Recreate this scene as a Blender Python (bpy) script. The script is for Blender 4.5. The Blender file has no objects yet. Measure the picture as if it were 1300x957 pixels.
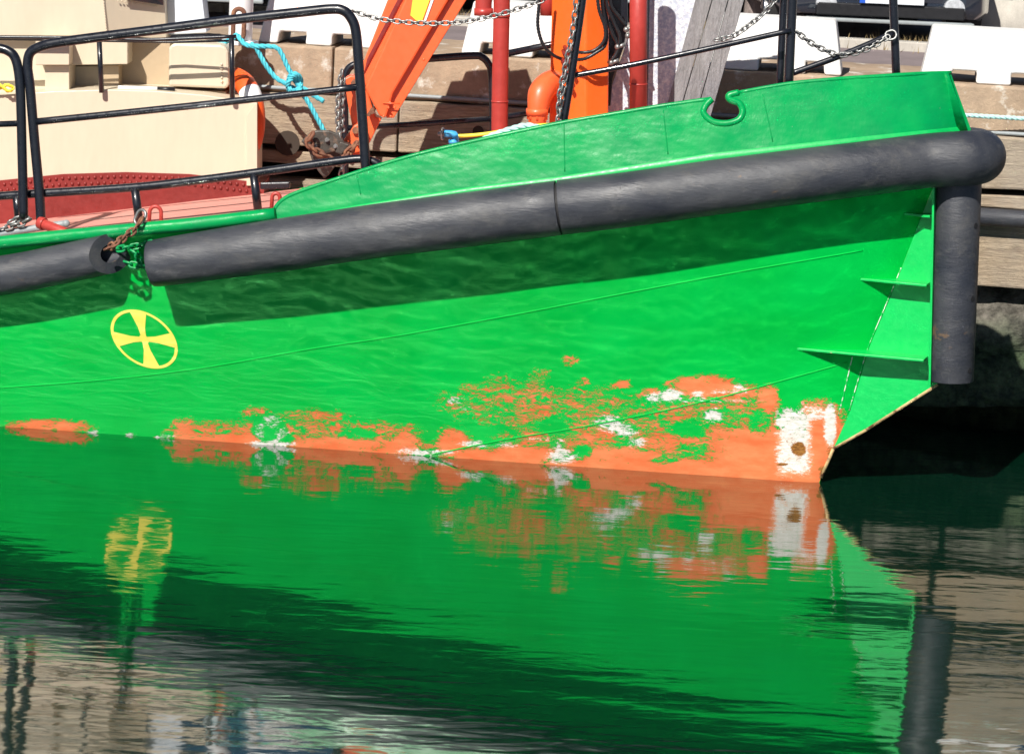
import bpy, bmesh, math, random
from mathutils import Vector, Matrix
R = math.radians
random.seed(7)
S = bpy.context.scene
C = S.collection

# ---------------------------------------------------------------- camera
W, H_ = 1300.0, 957.0
F = 4000.0                      # focal length in photo pixels
CAMZ = 4.2
PITCH = R(9.67); ROLL = R(2.8)
PX0, PY0 = 650.0, 434.0         # optical axis in the photo (its lower strip is a border)
cam_pos = Vector((0, 0, CAMZ))
fwd = Vector((0, math.cos(PITCH), -math.sin(PITCH)))
r0 = Vector((1, 0, 0)); u0 = Vector((0, math.sin(PITCH), math.cos(PITCH)))
rgt = r0*math.cos(ROLL) + u0*math.sin(ROLL)
upv = u0*math.cos(ROLL) - r0*math.sin(ROLL)
cd = bpy.data.cameras.new('camera'); cam = bpy.data.objects.new('camera', cd); C.objects.link(cam)
cam.matrix_world = Matrix(((rgt.x, upv.x, -fwd.x, 0), (rgt.y, upv.y, -fwd.y, 0), (rgt.z, upv.z, -fwd.z, CAMZ), (0, 0, 0, 1)))
cd.sensor_width = 36; cd.sensor_fit = 'HORIZONTAL'; cd.lens = 36*F/W
cd.shift_y = -(H_/2 - PY0)/W
cd.clip_start = .5; cd.clip_end = 3000
cd.dof.use_dof = True; cd.dof.focus_distance = 20.2; cd.dof.aperture_fstop = 5.0
S.camera = cam

# ---------------------------------------------------------------- light
SUN_EL, SUN_AZ = R(42), R(-22)   # azimuth: sun behind the camera, to its left
sdir = Vector((math.sin(SUN_AZ)*math.cos(SUN_EL), -math.cos(SUN_AZ)*math.cos(SUN_EL), math.sin(SUN_EL)))  # towards sun
ld = bpy.data.lights.new('sun', 'SUN'); ld.energy = 5.0; ld.angle = R(.53); ld.color = (1, .955, .88)
lo = bpy.data.objects.new('sun', ld); C.objects.link(lo)
lo.rotation_euler = sdir.to_track_quat('Z', 'Y').to_euler(); lo.location = sdir*30
w = bpy.data.worlds.new('World'); S.world = w; w.use_nodes = True
nt = w.node_tree; sky = nt.nodes.new('ShaderNodeTexSky'); sky.sky_type = 'NISHITA'; sky.sun_disc = False
sky.sun_elevation = SUN_EL; sky.air_density = .55; sky.dust_density = .4
sky.sun_rotation = math.atan2(sdir.x, sdir.y)
bg = nt.nodes['Background']; bg.inputs[1].default_value = .05
nt.links.new(sky.outputs[0], bg.inputs[0])
S.view_settings.view_transform = 'Standard'; S.view_settings.look = 'None'
S.view_settings.exposure = .5; S.view_settings.gamma = 1
S.render.engine = 'CYCLES'
cy = S.cycles
cy.use_denoising = True; cy.denoiser = 'OPENIMAGEDENOISE'
cy.max_bounces = 7; cy.diffuse_bounces = 3; cy.glossy_bounces = 4
cy.caustics_reflective = True; cy.blur_glossy = 0.0; cy.sample_clamp_indirect = 0
cy.use_adaptive_sampling = False
cy.use_guiding = True; cy.use_surface_guiding = True; cy.guiding_training_samples = 128   # ripple light on the hull

# ---------------------------------------------------------------- pixel -> world
def ray(px, py):
    return (fwd + rgt*((px-PX0)/F) - upv*((py-PY0)/F))
def P(px, py, Y):
    d = ray(px, py); return cam_pos + d*(Y/d.y)
def Pz(px, py, z):
    d = ray(px, py); return cam_pos + d*((z-CAMZ)/d.z)
def Ppl(px, py, pt, n):
    d = ray(px, py); return cam_pos + d*((pt-cam_pos).dot(n)/d.dot(n))
def proj(v):
    q = v - cam_pos; dd = q.dot(fwd)
    return PX0 + F*q.dot(rgt)/dd, PY0 - F*q.dot(upv)/dd

# ---------------------------------------------------------------- materials
def new_mat(name):
    m = bpy.data.materials.new(name); m.use_nodes = True
    return m, m.node_tree, m.node_tree.nodes['Principled BSDF']
def rgb(c): return (c[0], c[1], c[2], 1)
class NB:
    def __init__(s, nt): s.nt = nt
    def n(s, t, **kw):
        x = s.nt.nodes.new(t)
        for k, v in kw.items(): setattr(x, k, v)
        return x
    def l(s, a, b): s.nt.links.new(a, b)
    def coord(s, scale=(1, 1, 1), rot=(0, 0, 0)):
        t = s.n('ShaderNodeTexCoord'); m = s.n('ShaderNodeMapping')
        m.inputs['Scale'].default_value = scale; m.inputs['Rotation'].default_value = rot
        s.l(t.outputs['Object'], m.inputs[0]); return m.outputs[0]
    def noise(s, vec, scale, detail=4, rough=.55, dist=0):
        x = s.n('ShaderNodeTexNoise'); x.inputs['Scale'].default_value = scale
        x.inputs['Detail'].default_value = detail; x.inputs['Roughness'].default_value = rough
        x.inputs['Distortion'].default_value = dist
        s.l(vec, x.inputs['Vector']); return x.outputs['Fac']
    def ramp(s, fac, a, b, va=0., vb=1.):
        x = s.n('ShaderNodeMapRange'); x.inputs[1].default_value = a; x.inputs[2].default_value = b
        x.inputs[3].default_value = va; x.inputs[4].default_value = vb; s.l(fac, x.inputs[0]); return x.outputs[0]
    def mix(s, fac, a, b):
        x = s.n('ShaderNodeMix', data_type='RGBA')
        if isinstance(fac, float): x.inputs[0].default_value = fac
        else: s.l(fac, x.inputs[0])
        for i, v in ((6, a), (7, b)):
            if isinstance(v, tuple): x.inputs[i].default_value = rgb(v)
            else: s.l(v, x.inputs[i])
        return x.outputs[2]
    def math(s, op, a, b=None, clamp=False):
        x = s.n('ShaderNodeMath', operation=op, use_clamp=clamp)
        for i, v in ((0, a), (1, b)):
            if v is None: continue
            if isinstance(v, (int, float)): x.inputs[i].default_value = v
            else: s.l(v, x.inputs[i])
        return x.outputs[0]
    def bump(s, h, dist, strength=1., prev=None):
        x = s.n('ShaderNodeBump'); x.inputs['Strength'].default_value = strength; x.inputs['Distance'].default_value = dist
        s.l(h, x.inputs['Height'])
        if prev: s.l(prev, x.inputs['Normal'])
        return x.outputs[0]
def mat(name, col, rough=.5, metal=0, var=.25, vs=3., b=None, bs=40., stain=None, st=(.6, .7), ss=6., sc=(1, 1, 1), spec=.5, coat=0):
    """base colour with large and fine variation, bump, optional stain colour where a noise passes a threshold"""
    m, nt, p = new_mat(name); k = NB(nt); v = k.coord(sc)
    n1 = k.noise(v, vs, 5, .6); n2 = k.noise(v, vs*9, 4, .6)
    f = k.math('ADD', k.math('MULTIPLY', n1, .65), k.math('MULTIPLY', n2, .35))
    f = k.ramp(f, .32, .68)
    dk = tuple(c*(1-var) for c in col); lt = tuple(min(1, c*(1+var*.6)) for c in col)
    c = k.mix(f, dk, lt)
    if stain:
        s1 = k.ramp(k.noise(v, ss, 8, .68), st[0], st[1]); c = k.mix(s1, c, stain)
    k.l(c, p.inputs['Base Color'])
    rr = k.ramp(n2, .3, .7, max(.03, rough-.08), min(1, rough+.1)); k.l(rr, p.inputs['Roughness'])
    p.inputs['Metallic'].default_value = metal; p.inputs['Specular IOR Level'].default_value = spec
    p.inputs['Coat Weight'].default_value = coat; p.inputs['Coat Roughness'].default_value = .08
    if b: k.l(k.bump(k.noise(v, bs, 5, .6), b), p.inputs['Normal'])
    return m
M = {}
def gloss_green():
    m, nt, p = new_mat('green_gloss'); k = NB(nt); v = k.coord()
    c = k.mix(k.ramp(k.noise(v, 3, 5, .6), .35, .65), (.0, .24, .065), (.0, .30, .07))
    chip = k.ramp(k.noise(v, 17, 8, .75), .70, .715); c = k.mix(chip, c, (.30, .33, .27)); k.l(c, p.inputs['Base Color'])
    k.l(k.ramp(k.noise(v, 5, 6, .6), .35, .65, .24, .42), p.inputs['Roughness']); p.inputs['Specular IOR Level'].default_value = .32
    b = k.bump(k.noise(k.coord((1, 1, 2)), 2.2, 3, .5), .02); b = k.bump(k.noise(k.coord((1.4, 1, .8)), 30, 5, .6), .0016, 1., b)
    k.l(b, p.inputs['Normal']); return m
def rubber_mat():
    m, nt, p = new_mat('rubber'); k = NB(nt); v = k.coord((.6, 1, 1)); vf = k.coord((.5, 2, 3))
    big = k.ramp(k.noise(v, 2.0, 7, .62, .5), .36, .66)
    c = k.mix(big, (.020, .023, .033), (.058, .060, .067))
    c = k.mix(k.ramp(k.noise(v, 7, 10, .75), .52, .74), c, (.082, .08, .078))
    sc = k.ramp(k.noise(k.coord((2, 9, 14)), 6, 10, .8, 1.2), .63, .67); c = k.mix(sc, c, (.26, .25, .24))
    bl = k.ramp(k.noise(v, 3.3, 9, .7), .64, .68); c = k.mix(bl, c, (.13, .085, .055))
    k.l(c, p.inputs['Base Color'])
    k.l(k.ramp(k.noise(v, 5, 8, .7), .35, .65, .38, .62), p.inputs['Roughness'])
    b = k.bump(k.noise(v, 2.2, 3, .5), .03); b = k.bump(k.noise(vf, 22, 6, .7), .0035, 1., b); b = k.bump(sc, -.002, 1., b)
    k.l(b, p.inputs['Normal']); return m
M['black'] = mat('black_paint', (.008, .009, .014), .3, b=.0006, bs=60, stain=(.3, .3, .3), st=(.74, .76), ss=40, coat=.3)
M['rubber'] = rubber_mat()
M['rubber_dark'] = mat('rubber_bore', (.01, .01, .012), .7)
M['green_deck'] = gloss_green()
M['green_fin'] = mat('green_fin', (.0, .46, .085), .4, var=.08, b=.0015, bs=20, stain=(.45, .4, .25), st=(.7, .72), ss=14)
M['green_chain'] = mat('green_chain', (.0, .26, .07), .4, var=.4, vs=20)
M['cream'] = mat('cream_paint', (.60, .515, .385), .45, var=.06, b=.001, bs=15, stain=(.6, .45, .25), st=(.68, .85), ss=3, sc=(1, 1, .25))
M['cream_shade'] = mat('cream_shaded', (.45, .34, .22), .45, var=.06, b=.001, bs=15)  # cream with shade put into its colour, for the darker casing parts
M['redlead'] = mat('red_paint', (.22, .021, .017), .45, var=.25, b=.0015, bs=30)
M['deckred'] = mat('deck_red', (.66, .27, .22), .75, var=.22, vs=2, b=.002, bs=90, stain=(.5, .34, .28), st=(.55, .7), ss=2.5, sc=(.4, 1, 1))
M['redpipe'] = mat('red_pipe', (.42, .045, .035), .4, var=.2, b=.001, bs=30)
M['orange'] = mat('orange_paint', (.80, .125, .035), .4, var=.1, b=.001, bs=12, stain=(.5, .09, .03), st=(.62, .8), ss=7, coat=.2)
M['orange2'] = mat('orange_clean', (.90, .13, .015), .4, var=.06, b=.0008, bs=12, coat=.2)
M['yellow'] = mat('yellow_paint', (.85, .72, .06), .5, var=.05)
M['markyellow'] = mat('mark_yellow', (.85, .74, .11), .45, var=.05, b=.0008, bs=30)
M['white'] = mat('white_paint', (.8, .8, .8), .5, var=.05, b=.001, bs=20)
M['barrier'] = mat('barrier_white', (.74, .73, .71), .7, var=.12, b=.003, bs=50, stain=(.42, .38, .30), st=(.62, .74), ss=6)
M['concrete'] = mat('concrete', (.37, .27, .185), .85, var=.4, vs=1.5, b=.006, bs=45, stain=(.60, .55, .48), st=(.56, .66), ss=5)
M['concrete_grey'] = mat('concrete_grey', (.45, .42, .37), .85, var=.2, vs=5, b=.004, bs=30, sc=(3, 3, .6))
M['asphalt'] = mat('asphalt', (.23, .185, .185), .9, var=.25, vs=2.5, b=.008, bs=120, stain=(.3, .26, .22), st=(.55, .7), ss=1.2)
M['steel'] = mat('galv_steel', (.30, .30, .29), .4, metal=.7, var=.3, vs=20, b=.001, bs=80)
M['conduit'] = mat('conduit_grey', (.28, .31, .32), .5, var=.2)
M['rust'] = mat('rusty_iron', (.17, .07, .04), .8, var=.4, vs=12, b=.004, bs=60, stain=(.34, .16, .08), st=(.5, .7), ss=25)
M['grab'] = mat('grab_iron', (.075, .065, .055), .5, metal=.3, var=.5, vs=8, b=.004, bs=30, stain=(.24, .14, .09), st=(.55, .7), ss=14)
M['teal'] = mat('teal_rope', (.07, .50, .60), .7, var=.25, vs=20)
M['paleteal'] = mat('pale_rope', (.45, .74, .70), .7, var=.25, vs=25)
M['blue'] = mat('blue_plastic', (.05, .36, .68), .45, var=.15, vs=8)
M['shaded_white'] = mat('white_in_shade', (.62, .66, .72), .5, var=.05)  # white with bluish shade put into its colour
M['hose'] = mat('black_hose', (.015, .015, .017), .35, var=.2)
M['buoy'] = mat('buoy_orange', (.78, .10, .015), .45, var=.1)
M['car1'] = mat('car_dark', (.02, .026, .04), .15, var=.05, coat=1)
M['car2'] = mat('car_blue', (.03, .04, .075), .15, var=.05, coat=1)
M['car3'] = mat('car_silver', (.34, .36, .39), .2, metal=.5, var=.05, coat=1)
M['glass'] = mat('dark_glass', (.02, .025, .03), .05, var=0)
M['lamp'] = mat('lamp_glass', (.5, .52, .55), .12, var=.4, vs=30)
M['tyre'] = mat('tyre', (.025, .025, .025), .8, var=.2)
M['plate'] = mat('plate_white', (.72, .76, .82), .4, var=.04)
M['plateblue'] = mat('plate_blue', (.02, .10, .55), .4, var=.04)
M['bark'] = mat('bark', (.33, .27, .25), .9, var=.5, vs=6, b=.02, bs=25, sc=(1, 1, .4))
M['leaf'] = mat('leaf', (.06, .11, .03), .6, var=.4, vs=2)
M['straw'] = mat('dry_grass', (.38, .28, .13), .8, var=.5, vs=4)
M['chrome'] = mat('dull_chrome', (.5, .5, .5), .25, metal=1, var=.2, vs=20)

def wood_mat(name, col, dark, bscale=(.6, 6, 9), knots=True, amt=1.):
    m, nt, p = new_mat(name); k = NB(nt); v = k.coord(bscale)
    g = k.noise(v, 3.2, 8, .7, 1.0); g2 = k.noise(k.coord((bscale[0]*1.5, bscale[1]*5, bscale[2]*5)), 6, 5, .7)
    f = k.ramp(k.math('ADD', k.math('MULTIPLY', g, .6), k.math('MULTIPLY', g2, .4)), .38, .66)
    c = k.mix(f, dark, col)
    big = k.ramp(k.noise(k.coord((1, 1, 1)), 1.3, 4, .6), .4, .62)
    c = k.mix(big, c, k.mix(.35, c, (.42, .40, .36)))
    k.l(c, p.inputs['Base Color']); p.inputs['Roughness'].default_value = .85
    k.l(k.bump(f, .006*amt), p.inputs['Normal']); return m
M['timber'] = wood_mat('quay_timber', (.62, .49, .33), (.22, .15, .10), (1.0, 9, 15))
M['greywood'] = wood_mat('grey_weathered_wood', (.33, .32, .34), (.13, .125, .135), (9, 9, 1.0))
def speckle_mat():
    m, nt, p = new_mat('speckled_sheet'); k = NB(nt); v = k.coord()
    n = k.ramp(k.noise(v, 28, 6, .7), .44, .6)
    c = k.mix(n, (.50, .53, .62), (.86, .86, .86)); k.l(c, p.inputs['Base Color'])
    p.inputs['Roughness'].default_value = .45; p.inputs['Metallic'].default_value = .15
    k.l(k.bump(n, .002), p.inputs['Normal']); return m
M['sheet'] = speckle_mat()
def stone_mat():
    m, nt, p = new_mat('weedy_stone'); k = NB(nt); v = k.coord()
    n = k.noise(v, 9, 9, .72); vo = k.n('ShaderNodeTexVoronoi'); vo.inputs['Scale'].default_value = 16; k.l(v, vo.inputs['Vector'])
    f = k.ramp(n, .4, .62); z = k.n('ShaderNodeSeparateXYZ'); t = k.n('ShaderNodeTexCoord'); k.l(t.outputs['Object'], z.inputs[0])
    zz = k.ramp(k.math('ADD', z.outputs[2], k.math('MULTIPLY', k.noise(v, 4, 5), .3)), .75, 1.0)
    stone = k.mix(f, (.05, .045, .035), (.20, .18, .15)); weed = k.mix(f, (.012, .025, .012), (.09, .13, .06))
    k.l(k.mix(zz, weed, stone), p.inputs['Base Color']); p.inputs['Roughness'].default_value = .7
    k.l(k.bump(k.math('ADD', n, k.math('MULTIPLY', vo.outputs['Distance'], .5)), .05), p.inputs['Normal']); return m
M['stone'] = stone_mat()

def hull_mat():
    """green topcoat worn through to orange primer, white undercoat and rust, from painted-in wear attributes broken up by noise"""
    m, nt, p = new_mat('hull_paint'); k = NB(nt)
    def att(nm):
        a = k.n('ShaderNodeAttribute'); a.attribute_name = nm; return a.outputs['Fac']
    v = k.coord((1, 1, 1)); vs = k.coord((1, 1, 2.2))
    big = k.noise(v, 2.2, 3, .5)
    green = k.mix(k.ramp(big, .35, .65), (.0, .40, .045), (.0, .46, .06))
    green = k.mix(k.ramp(k.noise(vs, 35, 6, .7), .62, .66), green, (.0, .36, .06))
    nA = k.noise(vs, 9, 13, .86, .6); nB = k.noise(k.coord((.7, 1, 2.4)), 38, 10, .85)
    f = k.math('ADD', k.math('MULTIPLY', nA, .55), k.math('MULTIPLY', nB, .45))
    def mask(name, amp):
        x = k.math('ADD', att(name), k.math('MULTIPLY', k.math('MULTIPLY', k.math('SUBTRACT', f, .5), amp), k.math('MULTIPLY', att(name), 4., True)))
        return k.ramp(x, .49, .515)
    n3 = k.noise(k.coord((1, 1, 3)), 5, 6, .6)
    primer = k.mix(k.ramp(n3, .35, .65), (.72, .15, .05), (.76, .23, .09))
    pale = k.ramp(k.math('ADD', att('white'), k.math('MULTIPLY', k.math('SUBTRACT', nB, .5), 1.4)), .25, .6)
    primer = k.mix(pale, primer, (.78, .36, .20))
    c = k.mix(mask('primer', 5.6), green, primer)
    under = k.mix(k.ramp(nB, .4, .6), (.58, .54, .46), (.80, .79, .75))
    c = k.mix(mask('white', 4.0), c, under)
    rust = k.mix(k.ramp(nB, .4, .6), (.10, .035, .01), (.40, .18, .04))
    c = k.mix(mask('rust', 2.2), c, rust)
    k.l(c, p.inputs['Base Color'])
    w_ = k.math('MAXIMUM', mask('primer', 5.6), mask('white', 4.0))
    k.l(k.ramp(w_, 0, 1, .42, .75), p.inputs['Roughness'])
    p.inputs['Specular IOR Level'].default_value = .12
    b1 = k.bump(k.noise(k.coord((.5, 1, 1)), 2.0, 3, .5), .012); b1 = k.bump(k.noise(k.coord((2.2, 1, .35)), 1.2, 2, .5), .012, 1., b1)
    b2 = k.bump(w_, -.0012, 1., b1); b3 = k.bump(k.noise(v, 45, 4), .0008, 1., b2)
    k.l(b3, p.inputs['Normal']); return m
M['hull'] = hull_mat()

# ---------------------------------------------------------------- mesh helpers
def tag(o, label=None, cat=None, group=None, kind=None):
    if label: o['label'] = label
    if cat: o['category'] = cat
    if group: o['group'] = group
    if kind: o['kind'] = kind
    return o
def empty(name, loc=(0, 0, 0), rz=0, **kw):
    o = bpy.data.objects.new(name, None); C.objects.link(o); o.location = loc; o.rotation_euler = (0, 0, rz)
    o.empty_display_size = .2
    return tag(o, **kw)
class MB:
    """collects shapes in world coordinates into one mesh"""
    def __init__(s): s.bm = bmesh.new(); s.smooth = False
    def face(s, pts):
        try: return s.bm.faces.new([s.bm.verts.new(p) for p in pts])
        except ValueError: return None
    def box(s, c, d, rot=None, mi=0):
        vs = []
        for sx in (-1, 1):
            for sy in (-1, 1):
                for sz in (-1, 1):
                    v = Vector((sx*d[0]/2, sy*d[1]/2, sz*d[2]/2))
                    if rot: v = rot @ v
                    vs.append(s.bm.verts.new(v+Vector(c)))
        for f in ((0, 1, 3, 2), (4, 6, 7, 5), (0, 4, 5, 1), (2, 3, 7, 6), (0, 2, 6, 4), (1, 5, 7, 3)):
            s.bm.faces.new([vs[i] for i in f]).material_index = mi
        return s
    def prism(s, pts, off, mi=0):
        """closed outline pts extruded by the vector off (or list of offset points)"""
        pts = [Vector(p) for p in pts]
        back = [p+Vector(off) for p in pts] if not isinstance(off, list) else [Vector(q) for q in off]
        a = [s.bm.verts.new(p) for p in pts]; b = [s.bm.verts.new(p) for p in back]
        n = len(a); fs = [s.bm.faces.new(a), s.bm.faces.new(b[::-1])]
        for i in range(n): fs.append(s.bm.faces.new((a[i], b[i], b[(i+1) % n], a[(i+1) % n])))
        for f in fs: f.material_index = mi
        return s
    def tube(s, pts, r, n=14, caps=True, smooth_path=0, closed=False, mi=0):
        pts = [Vector(p) for p in pts]
        rr = r if isinstance(r, (list, tuple)) else [r]*len(pts)
        if smooth_path and len(pts) > 2: pts, rr = catmull(pts, rr, smooth_path)
        N = len(pts); rings = []
        t = (pts[1]-pts[0]).normalized(); nrm = t.orthogonal().normalized()
        for i, p in enumerate(pts):
            if closed: tt = (pts[(i+1) % N]-pts[i-1]).normalized()
            else: tt = (pts[min(i+1, N-1)]-pts[max(i-1, 0)]).normalized()
            nrm = (nrm - tt*nrm.dot(tt)).normalized(); bi = tt.cross(nrm)
            rings.append([s.bm.verts.new(p + (nrm*math.cos(2*math.pi*j/n)+bi*math.sin(2*math.pi*j/n))*rr[i]) for j in range(n)])
        for i in range(N if closed else N-1):
            A, B = rings[i], rings[(i+1) % N]
            for j in range(n):
                f = s.bm.faces.new((A[j], A[(j+1) % n], B[(j+1) % n], B[j])); f.smooth = True; f.material_index = mi
        if caps and not closed:
            for g in (rings[0][::-1], rings[-1]):
                f = s.bm.faces.new(g); f.material_index = mi
        return s
    def sphere(s, c, r, seg=10, mi=0, sc=(1, 1, 1)):
        g = bmesh.ops.create_uvsphere(s.bm, u_segments=seg, v_segments=max(5, seg//2+1), radius=r)
        for v in g['verts']:
            v.co = Vector((v.co.x*sc[0], v.co.y*sc[1], v.co.z*sc[2]))+Vector(c)
            for f in v.link_faces: f.smooth = True; f.material_index = mi
        return s
    def link_torus(s, c, t, side, L, r, wd=None):
        """one chain link: oval centred c, long axis t, lying in the plane of t and side"""
        wd = wd or L*.62
        t = t.normalized(); side = (side - t*side.dot(t)).normalized(); pts = []
        hl = L/2 - wd/2
        for i in range(14):
            a = 2*math.pi*i/14; x = math.cos(a)*wd/2; y = math.sin(a)*wd/2
            y += hl if y >= 0 else -hl
            pts.append(Vector(c)+side*x+t*y)
        s.tube(pts, r, 7, closed=True); return s
    def build(s, name, m, parent=None, bevel=0, seg=2, world=True):
        bm = s.bm
        bmesh.ops.recalc_face_normals(bm, faces=bm.faces)
        me = bpy.data.meshes.new(name); bm.to_mesh(me); bm.free()
        for mm in (m if isinstance(m, (list, tuple)) else [m]): me.materials.append(mm)
        o = bpy.data.objects.new(name, me); C.objects.link(o)
        if parent is not None:
            o.parent = parent
            if world:
                mw = parent_world(parent)
                me.transform(mw.inverted())
        if bevel:
            b = o.modifiers.new('b', 'BEVEL'); b.width = bevel; b.segments = seg; b.limit_method = 'ANGLE'; b.angle_limit = R(35)
            b.harden_normals = False
        return o
def parent_world(o):
    m = Matrix.Identity(4)
    while o is not None:
        m = (Matrix.Translation(o.location) @ o.rotation_euler.to_matrix().to_4x4()) @ m
        o = o.parent
    return m
def catmull(pts, rr, k):
    out = []; ro = []; n = len(pts)
    for i in range(n-1):
        p0, p1, p2, p3 = pts[max(i-1, 0)], pts[i], pts[i+1], pts[min(i+2, n-1)]
        for j in range(k):
            t = j/k
            out.append(.5*((2*p1)+(p2-p0)*t+(2*p0-5*p1+4*p2-p3)*t*t+(3*p1-p0-3*p2+p3)*t**3))
            ro.append(rr[i]*(1-t)+rr[i+1]*t)
    out.append(pts[-1]); ro.append(rr[-1]); return out, ro
def arc_len(pts):
    L = [0]
    for a, b in zip(pts, pts[1:]): L.append(L[-1]+(b-a).length)
    return L
def at_len(pts, L, d):
    for i in range(len(L)-1):
        if d <= L[i+1]:
            t = (d-L[i])/max(1e-9, L[i+1]-L[i]); return pts[i].lerp(pts[i+1], t), (pts[i+1]-pts[i]).normalized()
    return pts[-1], (pts[-1]-pts[-2]).normalized()
def chain_on(mb, pts, L=.045, r=.005, k=8, wd=None):
    pts = [Vector(p) for p in pts]
    if len(pts) > 2: pts, _ = catmull(pts, [0]*len(pts), k)
    Ls = arc_len(pts); pitch = L - 2.1*r; d = pitch/2; i = 0
    while d < Ls[-1]:
        c, t = at_len(pts, Ls, d); s1 = t.orthogonal(); s2 = t.cross(s1)
        side = (s1+s2*.35) if i % 2 else (s2-s1*.35)
        mb.link_torus(c, t, side, L, r, wd); d += pitch; i += 1
    return mb
def rope_on(mb, pts, r, k=8, lay=None, strands=3):
    pts = [Vector(p) for p in pts]
    if len(pts) > 2: pts, _ = catmull(pts, [0]*len(pts), k)
    Ls = arc_len(pts); lay = lay or r*7; step = lay/9; n = max(4, int(Ls[-1]/step))
    t0 = (pts[1]-pts[0]).normalized(); nrm = t0.orthogonal().normalized()
    paths = [[] for _ in range(strands)]
    for i in range(n+1):
        d = Ls[-1]*i/n; c, t = at_len(pts, Ls, d); nrm = (nrm - t*nrm.dot(t)).normalized(); bi = t.cross(nrm)
        for s in range(strands):
            a = 2*math.pi*(d/lay+s/strands); paths[s].append(c+(nrm*math.cos(a)+bi*math.sin(a))*r*.5)
    for p in paths: mb.tube(p, r*.55, 6)
    return mb
def interp(x, tab):
    if x <= tab[0][0]:
        (a, b), (c, d) = tab[0], tab[1]; return b+(d-b)*(x-a)/(c-a)
    for (a, b), (c, d) in zip(tab, tab[1:]):
        if x <= c: return b+(d-b)*(x-a)/(c-a)
    (a, b), (c, d) = tab[-2], tab[-1]; return b+(d-b)*(x-a)/(c-a)

# ---------------------------------------------------------------- hull form
FOOT = Pz(1040, 612, 0)
KY = .30                                  # boat's centre line drifts this much nearer per metre forward
WL = Pz(0, 540, 0); MW = (WL.y-FOOT.y)/(FOOT.x-WL.x)
cn = Vector((KY, 1, 0)).normalized()      # normal of the centre plane
def Yc(X): return FOOT.y - KY*(X-FOOT.x)
def Pc(px, py, off=0):
    return Ppl(px, py, FOOT - cn*off, cn)
stem_px = [(1187, 232), (1160, 300), (1135, 366), (1104, 440), (1080, 520), (1060, 565), (1040, 612), (1028, 650)]
stem_zx = sorted([(p.z, p.x) for p in [Pc(*q) for q in stem_px]])
def Xs(z): return interp(z, stem_zx)
def bdeck(t):
    t = max(0, t); return .52*(1-math.exp(-t/1.0)) + (KY-.10)*t - .0065*t*t
def bwl(t):
    t = max(0, t); return (KY-MW)*t + .03*(1-math.exp(-t/.08))
deck_px = [(-400, 352), (-200, 334), (0, 312), (132, 297), (338, 276), (460, 262), (600, 243), (710, 232), (900, 205), (1100, 183), (1190, 173)]
deck_tab = []                              # X -> z
for q in deck_px:
    Y = 20.
    for _ in range(8):
        p = P(q[0], q[1], Y); Y = Yc(p.x) - bdeck(Xs(1.9)+.08-p.x)
    deck_tab.append((p.x, p.z))
def Zd(X): return interp(X, deck_tab)
def Yh(X, z):
    zd = Zd(X); t = Xs(z)-X
    if z < 0: return Yc(X) - bwl(t)*(1+z*.35)
    w_ = min(1.15, z/zd)**min(1.0, .85+.06*max(0, t))
    return Yc(X) - (bwl(t) + (bdeck(t)-bwl(t))*w_)
def Yd(X): return Yh(X, Zd(X))
def hullpt(px, py, off=0.):
    Y = 20.
    for _ in range(14):
        p = P(px, py, Y); Y = .4*Y + .6*(Yh(p.x, p.z)-off)
    return P(px, py, Y)
def near(px, py, off=.08):
    Y = 20.
    for _ in range(12):
        p = P(px, py, Y); Y = Yd(min(p.x, Xs(2)-.1))+off
    return P(px, py, Y)
print('FOOT', FOOT, 'MW', MW, 'deck', deck_tab[0], deck_tab[-1], 'Xs', stem_zx)

boat = empty('workboat', (FOOT.x-5, Yc(FOOT.x-5), 0), -math.atan(KY),
             label='green steel workboat with black rubber fenders and scraped orange primer at its bow', cat='boat')

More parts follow.
